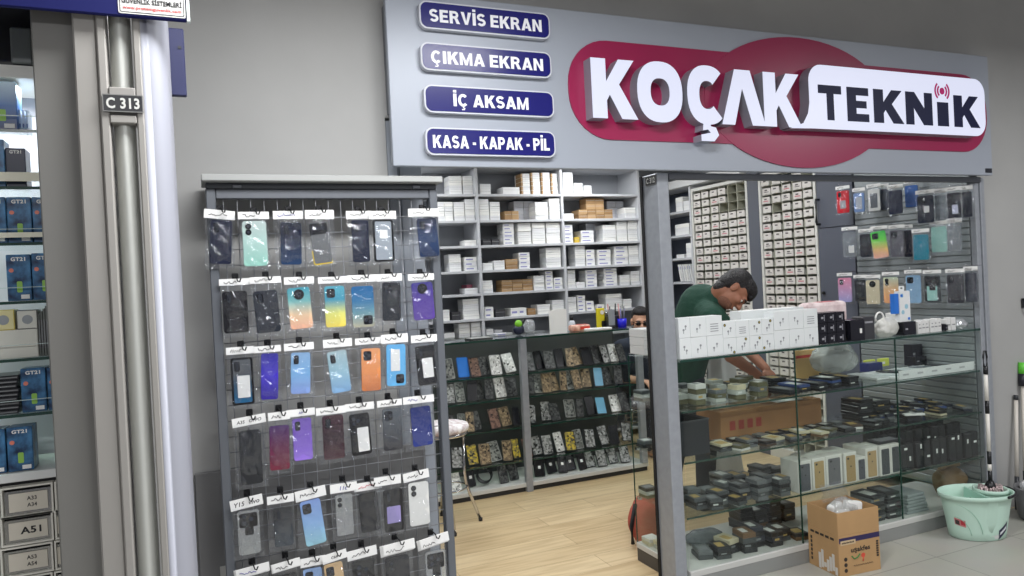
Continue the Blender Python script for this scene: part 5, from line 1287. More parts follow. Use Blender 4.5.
for i in range(6):
    slab('folded_sheet', f"grey folded cardboard sheet, {ORD[i+1]} from the bottom of its pile on the floor shelf", 'cardboard', xat(905,495,3.0), xat(926,495,3.0)-.006*i, 2.985, 3.15, CZS[3]+.0006+.019*i, .0165, mat('sheet_grey', (150,156,158), .5), 'folded sheets on the floor shelf', rz=.06*(i % 2)-.03, b=.003)
t = thing('paper_bag', 'crumpled brown paper bag on the floor shelf behind the mop bucket', 'paper bag', (xat(958,478,3.1)-.05, 3.12, CZS[3]+.0006))
crumple('bag_body', None, None, (0,0,0), .115, .085, .10, mat('paper_brown', (128,104,76), .8, bump=.5, bscale=12), 21, parent=t, amp=.12)
b = MB(); b.box(-.09,.09,-.012,.012,.165,.19,b=.004); b.obj('folded_top', mat('paper_brown_light', (150,124,92), .8), t)
# parts seen past the post at the near corner of the case
for zi, ks in ((0,'vvs'),(1,'ks'),(2,'vvk'),(3,'ww')):
    pile(2.17, 3.36, CZS[zi], .075, .08, .02, ks, f"corner pile by the post, {['top','middle','third','floor'][zi]} case shelf", 'corner piles at the rear of the case')
pile(2.185, 3.26, CZS[3], .075, .09, .022, 'vw', 'second corner pile by the post, lowest case shelf', 'corner piles at the rear of the case')
# red cloth bag on the shop floor behind the case
t = thing('red_bag', 'dull red padded bag standing on the shop floor behind the case', 'bag', (2.335, 3.62, .002))
crumple('bag_body', None, None, (0,0,0), .13, .09, .16, mat('bag_red', (176,84,70), .8, bump=.3, bscale=20), 31, parent=t, amp=.06)
b = MB(); b.tube([(-.135,-.03,.02),(-.14,-.03,.12),(-.10,-.02,.24)], .012, 8); b.obj('strap', mat('strap_black', (26,24,26), .7), t)
# ================================================================ THE TWO MEN IN THE SHOP
def union(parts, voxel, name, m, parent, loc, smooth=4):
    """parts: list of ('e', centre, (rx,ry,rz), matrix3 or None) or ('c', a, b, ra, rb); fused into one continuous skin"""
    b = MB()
    for p in parts:
        if p[0] == 'e': b.ell(p[1], *p[2], n=20, M=p[3].to_4x4() if len(p) > 3 and p[3] is not None else None)
        else:
            _, a, c, ra, rb = p; a = Vector(a); c = Vector(c); n = max(2, int((c-a).length/(min(ra, rb)*.5)))
            b.tube([a.lerp(c, i/n) for i in range(n+1)], ra, 14, r2=rb)
            b.ell(a, ra, ra, ra, n=14); b.ell(c, rb, rb, rb, n=14)
    b.xf(Matrix.Translation(-Vector(loc)))
    me = b.mesh(name+'_raw', m); o = bpy.data.objects.new(name+'_raw', me); COL.objects.link(o)
    r = o.modifiers.new('r', 'REMESH'); r.mode = 'VOXEL'; r.voxel_size = voxel; r.use_smooth_shade = True
    s = o.modifiers.new('s', 'SMOOTH'); s.factor = .5; s.iterations = smooth
    dg = bpy.context.evaluated_depsgraph_get(); dg.update()
    out = bpy.data.meshes.new_from_object(o.evaluated_get(dg)); out.name = name
    bpy.data.objects.remove(o); bpy.data.meshes.remove(me)
    out.materials.clear(); out.materials.append(m)
    for p in out.polygons: p.use_smooth = True
    q = bpy.data.objects.new(name, out); COL.objects.link(q); q.parent = parent; return q
def frame(f, c):
    f = f.normalized(); c = (c - f*c.dot(f)).normalized(); s_ = f.cross(c)      # f forward (face), c crown, s side
    return Matrix((s_, f, c)).transposed(), f, c, s_
def head_parts(H, f, c):
    R, f, c, s_ = frame(f, c)
    P = lambda x, y, z: H + s_*x + f*y + c*z
    pr = [('e', P(0,-.012,.030), (.074,.093,.088), R), ('e', P(0,.022,-.030), (.060,.068,.085), R), ('e', P(0,.040,-.085), (.036,.040,.030), R),
          ('e', P(0,.080,.018), (.050,.020,.022), R),
          ('c', P(0,.088,.005), P(0,.112,-.030), .009, .013), ('e', P(-.010,.102,-.034), (.009,.010,.008), R), ('e', P(.010,.102,-.034), (.009,.010,.008), R),
          ('e', P(0,.086,-.062), (.022,.012,.006), R), ('e', P(0,.084,-.073), (.019,.012,.007), R),
          ('e', P(.040,.062,-.020), (.022,.024,.022), R), ('e', P(-.040,.062,-.020), (.022,.024,.022), R)]
    for sg in (1, -1): pr += [('e', P(.076*sg,-.006,-.008), (.010,.020,.032), R), ('e', P(.080*sg,-.010,.006), (.010,.018,.018), R)]
    return pr, P, R
def head_details(t, loc, P, R, hair, skinm):
    L = Vector(loc)
    for sg in (1, -1):
        b = MB(); b.ell(P(.032*sg,.080,-.004)-L, .013,.009,.009, n=12, M=R.to_4x4()); e = b.obj('eye', mat('eye_white', (226,222,216), .3), t)
        b = MB(); b.ell(P(.032*sg,.0875,-.004)-L, .0062,.004,.0062, n=10, M=R.to_4x4()); b.obj('iris', mat('iris_dark', (34,22,16), .2), e)
        b = MB(); b.tube([P(.012*sg,.096,.014)-L, P(.030*sg,.097,.021)-L, P(.052*sg,.084,.014)-L], .0045, 6); b.obj('eyebrow', hair, t)
    b = MB(); b.tube([P(-.022,.093,-.067)-L, P(0,.100,-.066)-L, P(.022,.093,-.067)-L], .0035, 6); b.obj('mouth', mat('lip', (130,76,66), .5), t)
def hand_parts(W, d, palm_n, r=.0):
    """wrist W, pointing direction d, palm normal palm_n: palm, four curled fingers, a thumb from the side"""
    d = d.normalized(); nrm = (palm_n - d*palm_n.dot(d)).normalized(); s_ = d.cross(nrm)
    P = lambda x, y, z: W + s_*x + d*y + nrm*z
    M_ = Matrix((s_, d, nrm)).transposed()
    pr = [('e', P(0,.048,0), (.040,.052,.016), M_)]
    for i, (x, ln) in enumerate(((-.030,.070),(-.010,.082),(.010,.077),(.029,.060))):
        a = P(x,.085,0); k1 = P(x*1.12,.085+ln*.45,.012); k2 = P(x*1.15,.085+ln*.78,.034); k3 = P(x*1.1,.085+ln*.85,.058)
        pr += [('c', a, k1, .0095, .0088), ('c', k1, k2, .0088, .008), ('c', k2, k3, .008, .007)]
    pr += [('c', P(-.032,.022,.004), P(-.062,.055,.018), .013, .0105), ('c', P(-.062,.055,.018), P(-.064,.088,.034), .0105, .008)]
    return pr
skin1 = mat('skin_tan', (156,104,80), .55, noise=.05, nscale=20)
skin2 = mat('skin_warm', (206,158,130), .55, noise=.04, nscale=20)
hairm = mat('hair_black', (22,18,20), .55, bump=.6, bscale=120)
green = mat('shirt_green', (26,66,52), .85, bump=.25, bscale=30)
trous = mat('trousers_dark', (34,36,42), .85)
V = Vector
# --- man in green, bending over the back of the window case
Hd = PF(734, 290, 4.42)
fdir = CR*.42 - CU*.86 + CF*(-.22); cdir = CR*.86 + CU*.44
pel = PF(682, 398, 4.86); pel.z = .84
wst = PF(688, 352, 4.78); chest = PF(696, 322, 4.66); upb = PF(702, 307, 4.60); nb_ = PF(716, 298, 4.50)
shN = PF(713, 318, 4.38); shF = PF(702, 303, 4.82)
elN = PF(731, 356, 4.42); wrN = PF(758, 375, 4.50)
elF = PF(742, 345, 4.84); wrF = PF(766, 369, 4.66)
rootp = V((pel.x, pel.y, 0))
t = thing('person', 'man in a dark green shirt bending over behind the window case', 'person', rootp)
footN = V((pel.x+.06, pel.y-.12, .03)); footF = V((pel.x-.04, pel.y+.12, .03))
hipN = pel+V((.03,-.09,-.04)); hipF = pel+V((-.03,.09,-.04))
knN = hipN.lerp(footN, .5)+V((.05,0,0)); knF = hipF.lerp(footF, .5)+V((.05,0,0))
hp, P1, R1 = head_parts(Hd, fdir, cdir)
def limb(a, b, ra, rb): return ('c', a, b, ra, rb)
body = hp + [limb(Hd - cdir.normalized()*.06 - fdir.normalized()*.035, nb_, .056, .064), limb(nb_, upb, .07, .11), limb(upb, chest, .13, .135), limb(chest, wst, .13, .125), limb(wst, pel, .125, .135),
     limb(upb, shN, .08, .065), limb(upb, shF, .08, .065), limb(shN, elN, .052, .042), limb(elN, wrN, .041, .028), limb(shF, elF, .052, .042), limb(elF, wrF, .041, .028),
     limb(hipN, knN, .08, .056), limb(knN, footN+V((0,0,.05)), .055, .038), limb(hipF, knF, .08, .056), limb(knF, footF+V((0,0,.05)), .055, .038),
     limb(footN, footN+V((.16,-.03,0)), .036, .028), limb(footF, footF+V((.16,.0,0)), .036, .028)]
body += hand_parts(wrN, (wrN-elN).normalized()+V((0,0,-.2)), V((0,.3,-1))) + hand_parts(wrF, (wrF-elF).normalized()+V((0,0,-.2)), V((0,.3,-1)))
union(body, .0055, 'body', skin1, t, rootp, 3)
head_details(t, rootp, P1, R1, hairm, skin1)
hair = [('e', P1(0,-.030,.040), (.083,.092,.092), R1), ('e', P1(0,.022,.078), (.074,.076,.052), R1), ('e', P1(0,.060,.075), (.058,.040,.036), R1), ('e', P1(0,-.055,-.01), (.072,.058,.070), R1), ('e', P1(0,-.052,-.06), (.060,.040,.05), R1), ('e', P1(0,.085,.058), (.046,.022,.022), R1)]
union(hair, .0055, 'hair', hairm, t, rootp, 2)
union([('e', P1(0,.036,-.078), (.053,.055,.042), R1)], .005, 'beard', mat('beard_brown', (124,82,64), .8, bump=.5, bscale=150), t, rootp, 2)
shirt = [limb(upb+(nb_-upb)*1.05, upb, .082, .142), limb(upb, chest, .148, .15), limb(chest, wst, .148, .142), limb(wst, pel+V((0,0,.03)), .142, .148), limb(upb, shN, .10, .082), limb(upb, shF, .10, .082),
         limb(shN, shN.lerp(elN,.72), .076, .064), limb(shF, shF.lerp(elF,.72), .076, .064)]
union(shirt, .008, 'shirt', green, t, rootp, 4)
union([limb(pel+V((0,0,.01)), pel+V((0,0,-.05)), .14, .13), limb(hipN, knN, .094, .072), limb(knN, footN+V((0,0,.07)), .072, .058), limb(hipF, knF, .094, .072), limb(knF, footF+V((0,0,.07)), .072, .058)], .009, 'trousers', trous, t, rootp, 3)
for a, d_ in ((footN, V((.15,-.03,0))), (footF, V((.15,0,0)))):
    union([('c', a+V((-.02,0,.012)), a+d_+V((0,0,.008)), .046, .036)], .008, 'shoe', BLACK, t, rootp, 2)
# pale plastic sheet hanging beside him behind the case
c0 = PF(733, 383, 4.72)
b = MB(); n = 9; vs = []
for j in range(n+1):
    for i in range(n+1):
        xx = -.14+.28*i/n; zz = .42*j/n
        vs.append((xx*(1-.35*j/n), .02*math.sin(i*1.3+j*.7), zz))
fs = [(j*(n+1)+i, j*(n+1)+i+1, (j+1)*(n+1)+i+1, (j+1)*(n+1)+i) for j in range(n) for i in range(n)]
b.add(vs, fs, 0, True); off = len(vs); b.add([(x, y+.012, z) for x, y, z in vs], [f[::-1] for f in fs], 0, True)
q = b.obj('plastic_sack', mat('sack_white', (214,216,216), .35, bump=.5, bscale=12), loc=(c0.x+.10, c0.y+.24, .0)); q.scale = (1.2, 1, 2.35); tag(q, 'tall white plastic sack standing beside the man in green behind the case', 'sack')
# --- second man, seated, looking over the grey white cartons
H2 = PF(640.5, 321.5, 6.5)
fb = V((0,-1,0)); f2 = -CF*1.0 + CR*(-.05) + V((0,0,-.12)); c2_ = V((0,0,1))+CR*.05
base2 = V((H2.x+.02, H2.y+.08, 0))
st2 = thing('bar_stool', 'tall chrome stool hidden under the second man behind the counter', 'stool', (base2.x, base2.y+.06, 0))
seat_z = .42
stool(st2, mat('seat_dark', (60,60,64), .6))
t = thing('person', 'dark haired man seated at the counter end looking over the white cartons', 'person', base2)
hp, P2, R2 = head_parts(H2, f2, c2_)
nk = V((H2.x, H2.y+.03, H2.z-.14)); ch = V((H2.x, H2.y+.05, H2.z-.32)); pv = V((H2.x, H2.y+.12, .60))
sd = V((1,0,0))
sL, sR_ = ch+sd*.18+V((0,0,.10)), ch-sd*.18+V((0,0,.10))
eL, eR = sL+V((0,-.05,-.27)), sR_+V((0,-.05,-.27)); hL, hR = eL+V((-.02,-.22,.0)), eR+V((.02,-.22,.0))
kL, kR = pv+sd*.11+fb*.36+V((0,0,-.02)), pv-sd*.11+fb*.36+V((0,0,-.02))
fL, fR = V((kL.x, kL.y, .04)), V((kR.x, kR.y, .04))
b2 = hp+[limb(H2+V((0,.02,-.05)), nk, .055, .06), limb(nk, ch+V((0,0,.1)), .065, .11), limb(ch+V((0,0,.08)), ch, .125, .13), limb(ch, pv, .13, .13), limb(ch+V((0,0,.1)), sL, .08, .06), limb(ch+V((0,0,.1)), sR_, .08, .06),
    limb(sL, eL, .05, .041), limb(eL, hL, .04, .028), limb(sR_, eR, .05, .041), limb(eR, hR, .04, .028), limb(pv+sd*.09, kL, .085, .058), limb(kL, fL+V((0,0,.05)), .056, .04), limb(pv-sd*.09, kR, .085, .058), limb(kR, fR+V((0,0,.05)), .056, .04),
    limb(fL, fL+fb*.15+V((0,0,.015)), .036, .028), limb(fR, fR+fb*.15+V((0,0,.015)), .036, .028)]
b2 += hand_parts(hL, hL-eL, V((0,0,-1))) + hand_parts(hR, hR-eR, V((0,0,-1)))
union(b2, .006, 'body', skin2, t, base2, 3)
head_details(t, base2, P2, R2, hairm, skin2)
union([('e', P2(0,-.032,.045), (.082,.088,.090), R2), ('e', P2(0,.015,.088), (.072,.070,.042), R2), ('e', P2(0,-.055,-.01), (.072,.05,.06), R2)], .006, 'hair', hairm, t, base2, 2)
navy2 = mat('shirt_navy', (40,46,62), .85)
union([limb(nk+V((0,0,-.06)), ch+V((0,0,.08)), .085, .135), limb(ch+V((0,0,.08)), ch, .14, .146), limb(ch, pv, .146, .148), limb(ch+V((0,0,.1)), sL, .095, .075), limb(ch+V((0,0,.1)), sR_, .095, .075), limb(sL, sL.lerp(eL,.7), .068, .06), limb(sR_, sR_.lerp(eR,.7), .068, .06)], .009, 'shirt', navy2, t, base2, 4)
union([limb(pv, pv+V((0,0,-.03)), .142, .13), limb(pv+sd*.09, kL, .098, .073), limb(kL, fL+V((0,0,.06)), .072, .06), limb(pv-sd*.09, kR, .098, .073), limb(kR, fR+V((0,0,.06)), .072, .06)], .009, 'trousers', trous, t, base2, 3)
# his dark glasses
g = MB(); L = base2
for sg in (1, -1):
    g.prism([(0,0)], 0, 0) if False else None
    g.ell(P2(.032*sg,.099,-.004)-L, .024,.006,.017, n=14, M=R2.to_4x4())
    g.tube([P2(.055*sg,.096,0)-L, P2(.078*sg,.06,.002)-L, P2(.082*sg,-.005,.004)-L], .003, 6)
g.tube([P2(-.012,.103,.002)-L, P2(.012,.103,.002)-L], .003, 6)
g.obj('glasses', mat('glasses_dark', (26,20,20), .15), t)
# ================================================================ THINGS ON THE CORRIDOR FLOOR
# open cardboard carton
c1, c2, c3 = PZ(802,567,0), PZ(840,578,0), PZ(881,569,0)
ex = Vector((c3.x-c2.x, c3.y-c2.y, 0)); wX = ex.length; ex.normalize(); ang = math.atan2(ex.y, ex.x)
wYd = .215
t = thing('cardboard_box', 'open brown cardboard box with printed sides and plastic bags inside the shop window line', 'cardboard box', (c2.x, c2.y, 0), ang)
t['label'] = 'open brown cardboard box with printed sides on the floor before the window'
kraft = mat('carton_kraft', (178,142,98), .75, noise=.05, nscale=7); kin = mat('carton_inside', (150,116,78), .8)
H = .205; FL = .115
def wall(x0,x1,y0,y1,z0,z1,nm='side_panel'): return MB().box(x0,x1,y0,y1,z0,z1,b=.001).obj(nm, kraft, t)
wall(0,wX,0,.004,0,H); wall(0,wX,wYd-.004,wYd,0,H); wall(0,.004,.0045,wYd-.0045,0,H); wall(wX-.004,wX,.0045,wYd-.0045,0,H)
MB().box(.004,wX-.004,.004,wYd-.004,.001,.004).obj('bottom', kin, t)
for (x0,x1,y0,y1) in ((0,wX,0,.004),(0,wX,wYd-.004,wYd),(0,.004,.0045,wYd-.0045),(wX-.004,wX,.0045,wYd-.0045)):
    wall(x0,x1,y0,y1,H+.0006,H+FL,'flap')
nb = mat('print_navy', (44,36,80), .6); pk_ = mat('print_dark', (52,44,38), .7)
b = MB(); b.box(.004,wX-.002,-.0009,-.0002,H-.038,H-.012); b.obj('navy_band', nb, t)
b = MB(); b.box(.012,.105,-.0016,-.001,H-.048,H-.026); b.obj('label_panel', mat('label_tan', (200,176,140), .6), t)
b = MB()
for k in range(8): b.box(.020+.0095*k, .027+.0095*k, -.0022, -.0017, H-.041, H-.041+.006+.002*(k % 2))
b.obj('label_print', pk_, t)
b = MB(); put_text(b,'uşakfes',wX*.52,-.0012,H-.082,w=.12,h=.032,bold=.03)
b.tube([(wX*.34+.0042*k, -.0008, .045+.0035*math.sin(k*1.9)) for k in range(30)], .0011, 4); b.obj('brand_print', pk_, t)
b = MB(); b.tube([(wX*.30,-.001,H-.108),(wX*.36,-.001,H-.125),(wX*.44,-.001,H-.120),(wX*.50,-.001,H-.105)], .0035, 5); b.obj('green_swash', mat('print_green', (60,120,60), .6), t)
b = MB(); b.prism(circ(wX*.58,H-.115,.012), -.0012, -.0004); b.tube([(wX*.58,-.001,H-.125),(wX*.57,-.001,H-.145)], .0025, 5); b.obj('red_swash', mat('print_orange', (206,80,60), .6), t)
b = MB(); 
for k in range(3): b.prism(circ(.04, .085-.028*k, .010), -.0012, -.0004)
for k in range(7): b.box(wX-.024, wX-.010, -.0012, -.0004, .07+.012*k, .079+.012*k)
b.obj('care_symbols', pk_, t)
b = MB()   # left side print: lines of text, sticker remains
for k in range(5): b.box(-.0012,-.0004, .03+.035*k, .055+.035*k, H-.03, H-.018)
for k in range(6): b.box(-.0012,-.0004, wYd-.03, wYd-.018, .03+.022*k, .045+.022*k)
b.obj('side_print', pk_, t)
b = MB()
for k in range(7): b.box(-.0013,-.0004, .012+.019*k, .028+.019*k, .006+.008*((k*5) % 3), .045+.02*((k*3) % 4))
b.obj('torn_sticker', mat('sticker_torn', (206,202,194), .7), t)
# bags in the box: two clear bags of white things
bx_ = t.matrix_basis if False else None
cbx = Vector((c2.x, c2.y, 0)) + Matrix.Rotation(ang, 3, 'Z') @ Vector((wX*.5, wYd*.5, 0))
wr = mat('wrap_white_soft', (226,226,222), .3, bump=.5, bscale=40)
film = clear('goods_film', (244,244,244), .15, .08, milk=.25, milkc=(228,229,227), bump=.9, bscale=24)
o = crumple('goods_bag', 'large clear bag of white goods heaped in the open box', 'bag', cbx+Vector((0,-.004,.0052)), .098, .078, .205, film, 41, amp=.16, boxy=.62)
for j in range(4):
    m_ = MB(); m_.box(-.045,.045,-.022,.022,0,.05,b=.012); q = m_.obj('white_pack', wr, o, loc=(-.035+.07*(j % 2), -.03+.05*(j//2), .25+.012*((j*3) % 4))); q.rotation_euler = (.25*(j-1.5),.15*(1 if j % 2 else -1),.5*(j-1.5))
b = MB(); vs = []; n = 8
for jj in range(n+1):
    for ii in range(n+1): vs.append((-.08+.17*ii/n+.004*math.sin(jj*2.), .01*math.sin(ii*1.1+jj)+.02*jj/n, .09*jj/n))
fs = [(jj*(n+1)+ii, jj*(n+1)+ii+1, (jj+1)*(n+1)+ii+1, (jj+1)*(n+1)+ii) for jj in range(n) for ii in range(n)]
b.add(vs, fs, 0, True); b.add([(x, y+.004, z) for x, y, z in vs], [f[::-1] for f in fs], 0, True)
b.obj('open_mouth', FILM, o, loc=(-.015, .03, .325))
# ---- mop bucket
bc_ = PZ(973, 531, 0); bc_ = Vector((3.935, 2.77, 0)); 
t = BK = thing('mop_bucket', 'pale mint oval mop bucket standing by the shop window frame', 'bucket', bc_, rad(-23))
mint = mat('mint_plastic', (192,222,206), .4); minti = mat('mint_inside', (166,208,190), .4)
def ovprof(zs, n=48):
    b = MB(); rows_ = []
    for z, a, c, dent in zs:
        r_ = []
        for k in range(n):
            q = 2*pi*k/n; x = a*math.cos(q); yy = c*math.sin(q)
            d = 1-dent*math.exp(-((q-rad(275))/.16)**2)   # waist on the front
            r_.append((x*d, yy*d, z))
        rows_.append(r_)
    return rows_
def skin(rows_, m, name, par, mats):
    b = MB(); n = len(rows_[0]); vs = [p for r in rows_ for p in r]; fs = []
    for i in range(len(rows_)-1):
        for k in range(n): fs.append((i*n+k, i*n+(k+1) % n, (i+1)*n+(k+1) % n, (i+1)*n+k))
    b.add(vs, fs, 0, True)
    return b, rows_
BH = .262; BK.scale = (.95,.95,.95)
rows_ = ovprof([(.0,.01,.008,0),(.0,.145,.105,.0),(.004,.155,.113,.05),(.05,.163,.118,.10),(.13,.176,.126,.10),(.20,.188,.134,.07),(.235,.194,.139,.03),(.238,.207,.150,0),(BH,.210,.153,0),(BH+.002,.206,.149,0),(BH-.002,.198,.141,0),(.20,.186,.131,0),(.10,.168,.118,0),(.012,.15,.10,0),(.012,.01,.01,0)])
b, _ = skin(rows_, None, 'x', t, mint); b.obj('bucket_body', mint, t)
# moulded arcs on the side: follow the body surface
def bsurf(q, z):
    a = .156+.034*(z/.235); c = .113+.024*(z/.235); e = 1-.085*math.exp(-((q-rad(275))/.16)**2)
    return (a*e*math.cos(q)*1.0035, c*e*math.sin(q)*1.0035, z)
for r_, z0 in ((.10,.0),(.17,.0)):
    b = MB(); pts = []
    for k in range(15):
        th = rad(8+84*k/14); pts.append(bsurf(rad(206)+r_*5.2*math.cos(th), .02+r_*1.15*math.sin(th)))
    b.tube(pts, .0022, 5); b.obj('moulded_line', mat('mint_shadow', (150,192,172), .4), t)
# wringer basket (right half) and divider
wb = MB(); wb.lathe([(.086,BH-.012),(.092,BH-.006),(.092,BH+.010),(.086,BH+.012),(.080,BH+.004),(.074,BH-.05),(.068,BH-.11),(0,BH-.11)], 32, cx=.098, cy=0.012, sy=1.02); wb.obj('wringer_basket', mint, t)
wb = MB(); wb.box(.0,.012,-.118,.118,.10,BH-.006,b=.004); wb.obj('divider', minti, t)
wb = MB(); wb.box(-.06,-.02,-.04,-.015,BH-.09,BH-.078,b=.003); wb.tube([(-.04,-.028,BH-.078),(-.045,-.02,BH-.03)], .003, 6); wb.obj('drain_plug', mat('plug_dark', (60,66,64), .5), t)
hb = MB(); hb.tube([(.208*math.cos(q)*1.04+.0, .150*math.sin(q)*1.06, BH-.006+.004*math.cos(q)) for q in [rad(-62+110*k/14) for k in range(15)]], .0085, 8); hb.obj('handle', BLACK, t)
def plate_on(q0, q1, z0, z1, m, name, lift=1.006, slant=0):
    b = MB(); n = 6; vs = []
    for i in range(n+1):
        q = q0+(q1-q0)*i/n
        for z in (z0, z1):
            zz = z+slant*(i/n-.5); p = bsurf(q, zz); vs.append((p[0]*lift, p[1]*lift, p[2]))
    fs = [(2*i, 2*i+2, 2*i+3, 2*i+1) for i in range(n)]
    b.add(vs, fs, 0, True); return b.obj(name, m, t)
st1 = plate_on(rad(203), rad(226), .085, .125, mat('sticker_pinkred', (196,120,120), .5), 'picture_sticker', slant=-.012)
plate_on(rad(205), rad(214), .092, .118, mat('sticker_print_dark', (60,50,50), .5), 'sticker_print', 1.012, -.005)
plate_on(rad(217), rad(225), .092, .116, mat('sticker_print_red', (180,50,60), .5), 'sticker_print', 1.012, -.005)
plate_on(rad(290), rad(314), .03, .085, mat('sticker_navy', (30,36,66), .4), 'navy_sticker', slant=.045)
plate_on(rad(293), rad(311), .05, .066, mat('sticker_print_white', (226,228,232), .5), 'sticker_print', 1.012, .032)
plate_on(rad(276), rad(291), .012, .034, mat('sticker_pale', (206,210,206), .5), 'torn_sticker', slant=.012)
# mop: head in the wringer, pole up
mpx = bc_ + Matrix.Rotation(rad(-23), 3, 'Z') @ Vector((.098*.95,.012*.95,0))
t = thing('mop', 'mop with black and white banded handle standing in the mint bucket', 'mop', (mpx.x, mpx.y, (BH-.105)*.95))
bm = bmesh.new(); rnd = random.Random(4); b = MB()
for k in range(60):
    a = rnd.uniform(0,2*pi); r0 = rnd.uniform(.0,.035); r1 = rnd.uniform(.035,.066)
    b.tube([(r0*math.cos(a),r0*math.sin(a),.10),(r1*.9*math.cos(a),r1*.9*math.sin(a),.112+rnd.uniform(0,.012)),(r1*math.cos(a+.2),r1*math.sin(a+.2),.06)], .006, 5)
b.lathe([(0,.02),(.05,.02),(.058,.06),(.055,.10),(0,.108)], 20); b.obj('mop_strings', mat('mop_grey', (150,140,136), .9, noise=.4, nscale=60, c2=(190,170,170)), t)
top = PF(985, 356, 4.05); top = PY(985, 357, mpx.y+.02)
base = Vector((0,0,.118)); tip = Vector((top.x-mpx.x, top.y-mpx.y, top.z-(BH-.105)*.95))
b = MB(); b.lathe([(0,.100),(.03,.104),(.026,.125),(.016,.15),(0,.15)], 16); b.obj('socket', BLACK, t)
def seg(a, c, r, m, nm): 
    b = MB(); b.tube([base.lerp(tip, a), base.lerp(tip, c)], r, 10); return b.obj(nm, m, t)
wmt = mat('pole_white', (224,220,212), .35)
for a, c, m in ((.04,.12,BLACK),(.1205,.17,wmt),(.1705,.27,BLACK),(.2705,.56,wmt),(.5605,.66,BLACK),(.6605,.865,wmt)): seg(a, c, .0105, m, 'pole_band')
b = MB(); b.tube([base.lerp(tip,.8655), base.lerp(tip,.93)], .0125, 10); d = (tip-base).normalized()
p0_ = base.lerp(tip,.93); b.tube([p0_+Vector((-.012,0,0)), p0_+Vector((-.016,0,.05)), p0_+Vector((-.008,0,.085)), p0_+Vector((.008,0,.085)), p0_+Vector((.016,0,.05)), p0_+Vector((.012,0,0))], .005, 8)
b.obj('hanging_loop', BLACK, t)
# ---- grey bin and two poles at the edge of the picture
gx = PZ(1022, 527, 0)
t = thing('grey_bin', 'grey plastic bin with a pale bag beside the mint bucket', 'bin', (4.47, 2.77, 0))
b = MB(); b.lathe([(0,0),(.085,0),(.10,.02),(.112,.17),(.117,.18),(.117,.19),(.108,.19),(.10,.165),(.09,.012),(0,.012)], 28, sx=1.1, sy=.95); b.obj('bin_body', mat('bin_grey', (112,112,114), .4), t)
crumple('bin_liner', None, None, (0,0,.135), .095,.085,.06, mat('liner_pale', (206,206,208), .35, bump=.5), 51, parent=t, amp=.12)
b = MB(); b.tube([(-.122,-.02,.165),(-.06,-.108,.15),(.05,-.11,.15),(.122,-.02,.165)], .004, 6); b.obj('carry_handle', DARK, t)
wal = WY-.03
def pole(name, label, cat, u0, u1, v0, v1, dx, y0, y1, extra):
    a, c = PY(u0, v1, y0), PY(u1, v0, y1)
    t = thing(name, label, cat, (a.x, a.y, 0))
    A = Vector((0,0,.012)); B = Vector((c.x-a.x, c.y-a.y, c.z))
    b = MB(); b.tube([A.lerp(B,.30), B], .0115, 10); b.obj('pole', mat('pole_cream', (214,208,198), .4), t)
    extra(t, A, B); return t
def exA(t, A, B):
    d = (B-A).normalized()
    b = MB(); b.tube([B+d*.0005, B+d*.075], .024, 12); b.obj('dark_grip', mat('grip_navy', (28,30,40), .4), t)
    b = MB(); b.tube([B+d*.0755, B+d*.145], .024, 12); b.obj('green_grip', mat('grip_green', (96,196,60), .4), t)
    b = MB(); b.tube([A.lerp(B,.05), A.lerp(B,.2995)], .013, 10); b.obj('lower_socket', DARK, t)
    b = MB(); b.box(-.013,.16,-.02,.02,0,.03,b=.006); b.obj('brush_head', DARK, t)
def exB(t, A, B):
    b = MB(); b.tube([A, A.lerp(B,.2995)], .013, 10); b.obj('lower_socket', DARK, t)
    d = (B-A).normalized(); b = MB(); b.tube([B+d*.0005, B+d*.03], .0135, 10); b.obj('end_cap', DARK, t)
pole('broom', 'cream broom pole with green grip leaning at the wall beyond the bucket', 'broom', 1026, 1023, 386, 505, 0, 2.905, 2.945, exA)
pole('dustpan_stick', 'plain cream pole standing beside the green gripped broom', 'pole', 1017, 1016, 400, 505, 0, 2.905, 2.95, exB)
# black handle high at the wall edge
p = PY(1026, 303, WY-.02)
t = thing('wall_hook', 'black hook handle hanging on the wall above the broom poles', 'hook', (p.x, WY-.002, p.z))
b = MB(); b.box(-.02,.02,-.008,0,-.03,.03,b=.003); b.obj('hook_plate', BLACK, t)
b = MB(); b.tube([(0,-.0085,.02),(-.01,-.03,.03),(-.012,-.035,-.02),(0,-.03,-.04),(.015,-.03,-.045)], .008, 8); b.obj('hook_arm', BLACK, t)

# ================================================================ NEIGHBOURING SHOP AT THE PICTURE'S EDGE
LY = 1.90
pil = MB()
cream = mat('pillar_cream', (152,149,144), .5); pg = mat('pillar_grey', (116,115,111), .5)
pil.box(-.318, -.234, LY+.03, LY+.33, 0, 2.30, 1, b=.003)
pil.box(-.2335, -.186, LY+.0, LY+.32, 0, 2.30, 0, b=.004)
pil.box(-.1855, -.167, LY-.008, LY+.06, 0, 2.30, 0, b=.003)
pil.box(-.112, -.096, LY-.008, LY+.06, 0, 2.30, 0, b=.003)
pil.box(-.1665, -.1125, LY-.010, LY+.04, 2.018, 2.04, 0, b=.002); pil.box(-.1665, -.1125, LY-.010, LY+.04, 1.958, 1.976, 0, b=.002)
pil.box(-.1665, -.1125, LY+.001, LY+.04, 1.9762, 2.0178, 0)
for z0, z1 in ((0,1.957),(2.041,2.30)):
    pts = [(-.163+.046*k/10, LY+.03-.026*math.sin(pi*k/10)) for k in range(11)]
    o_ = len(pil.v); n = len(pts); vs = [(x, y, z0) for x, y in pts]+[(x, y, z1) for x, y in pts]
    pil.add(vs, [(k, k+1, n+k+1, n+k) for k in range(n-1)], 2, True)
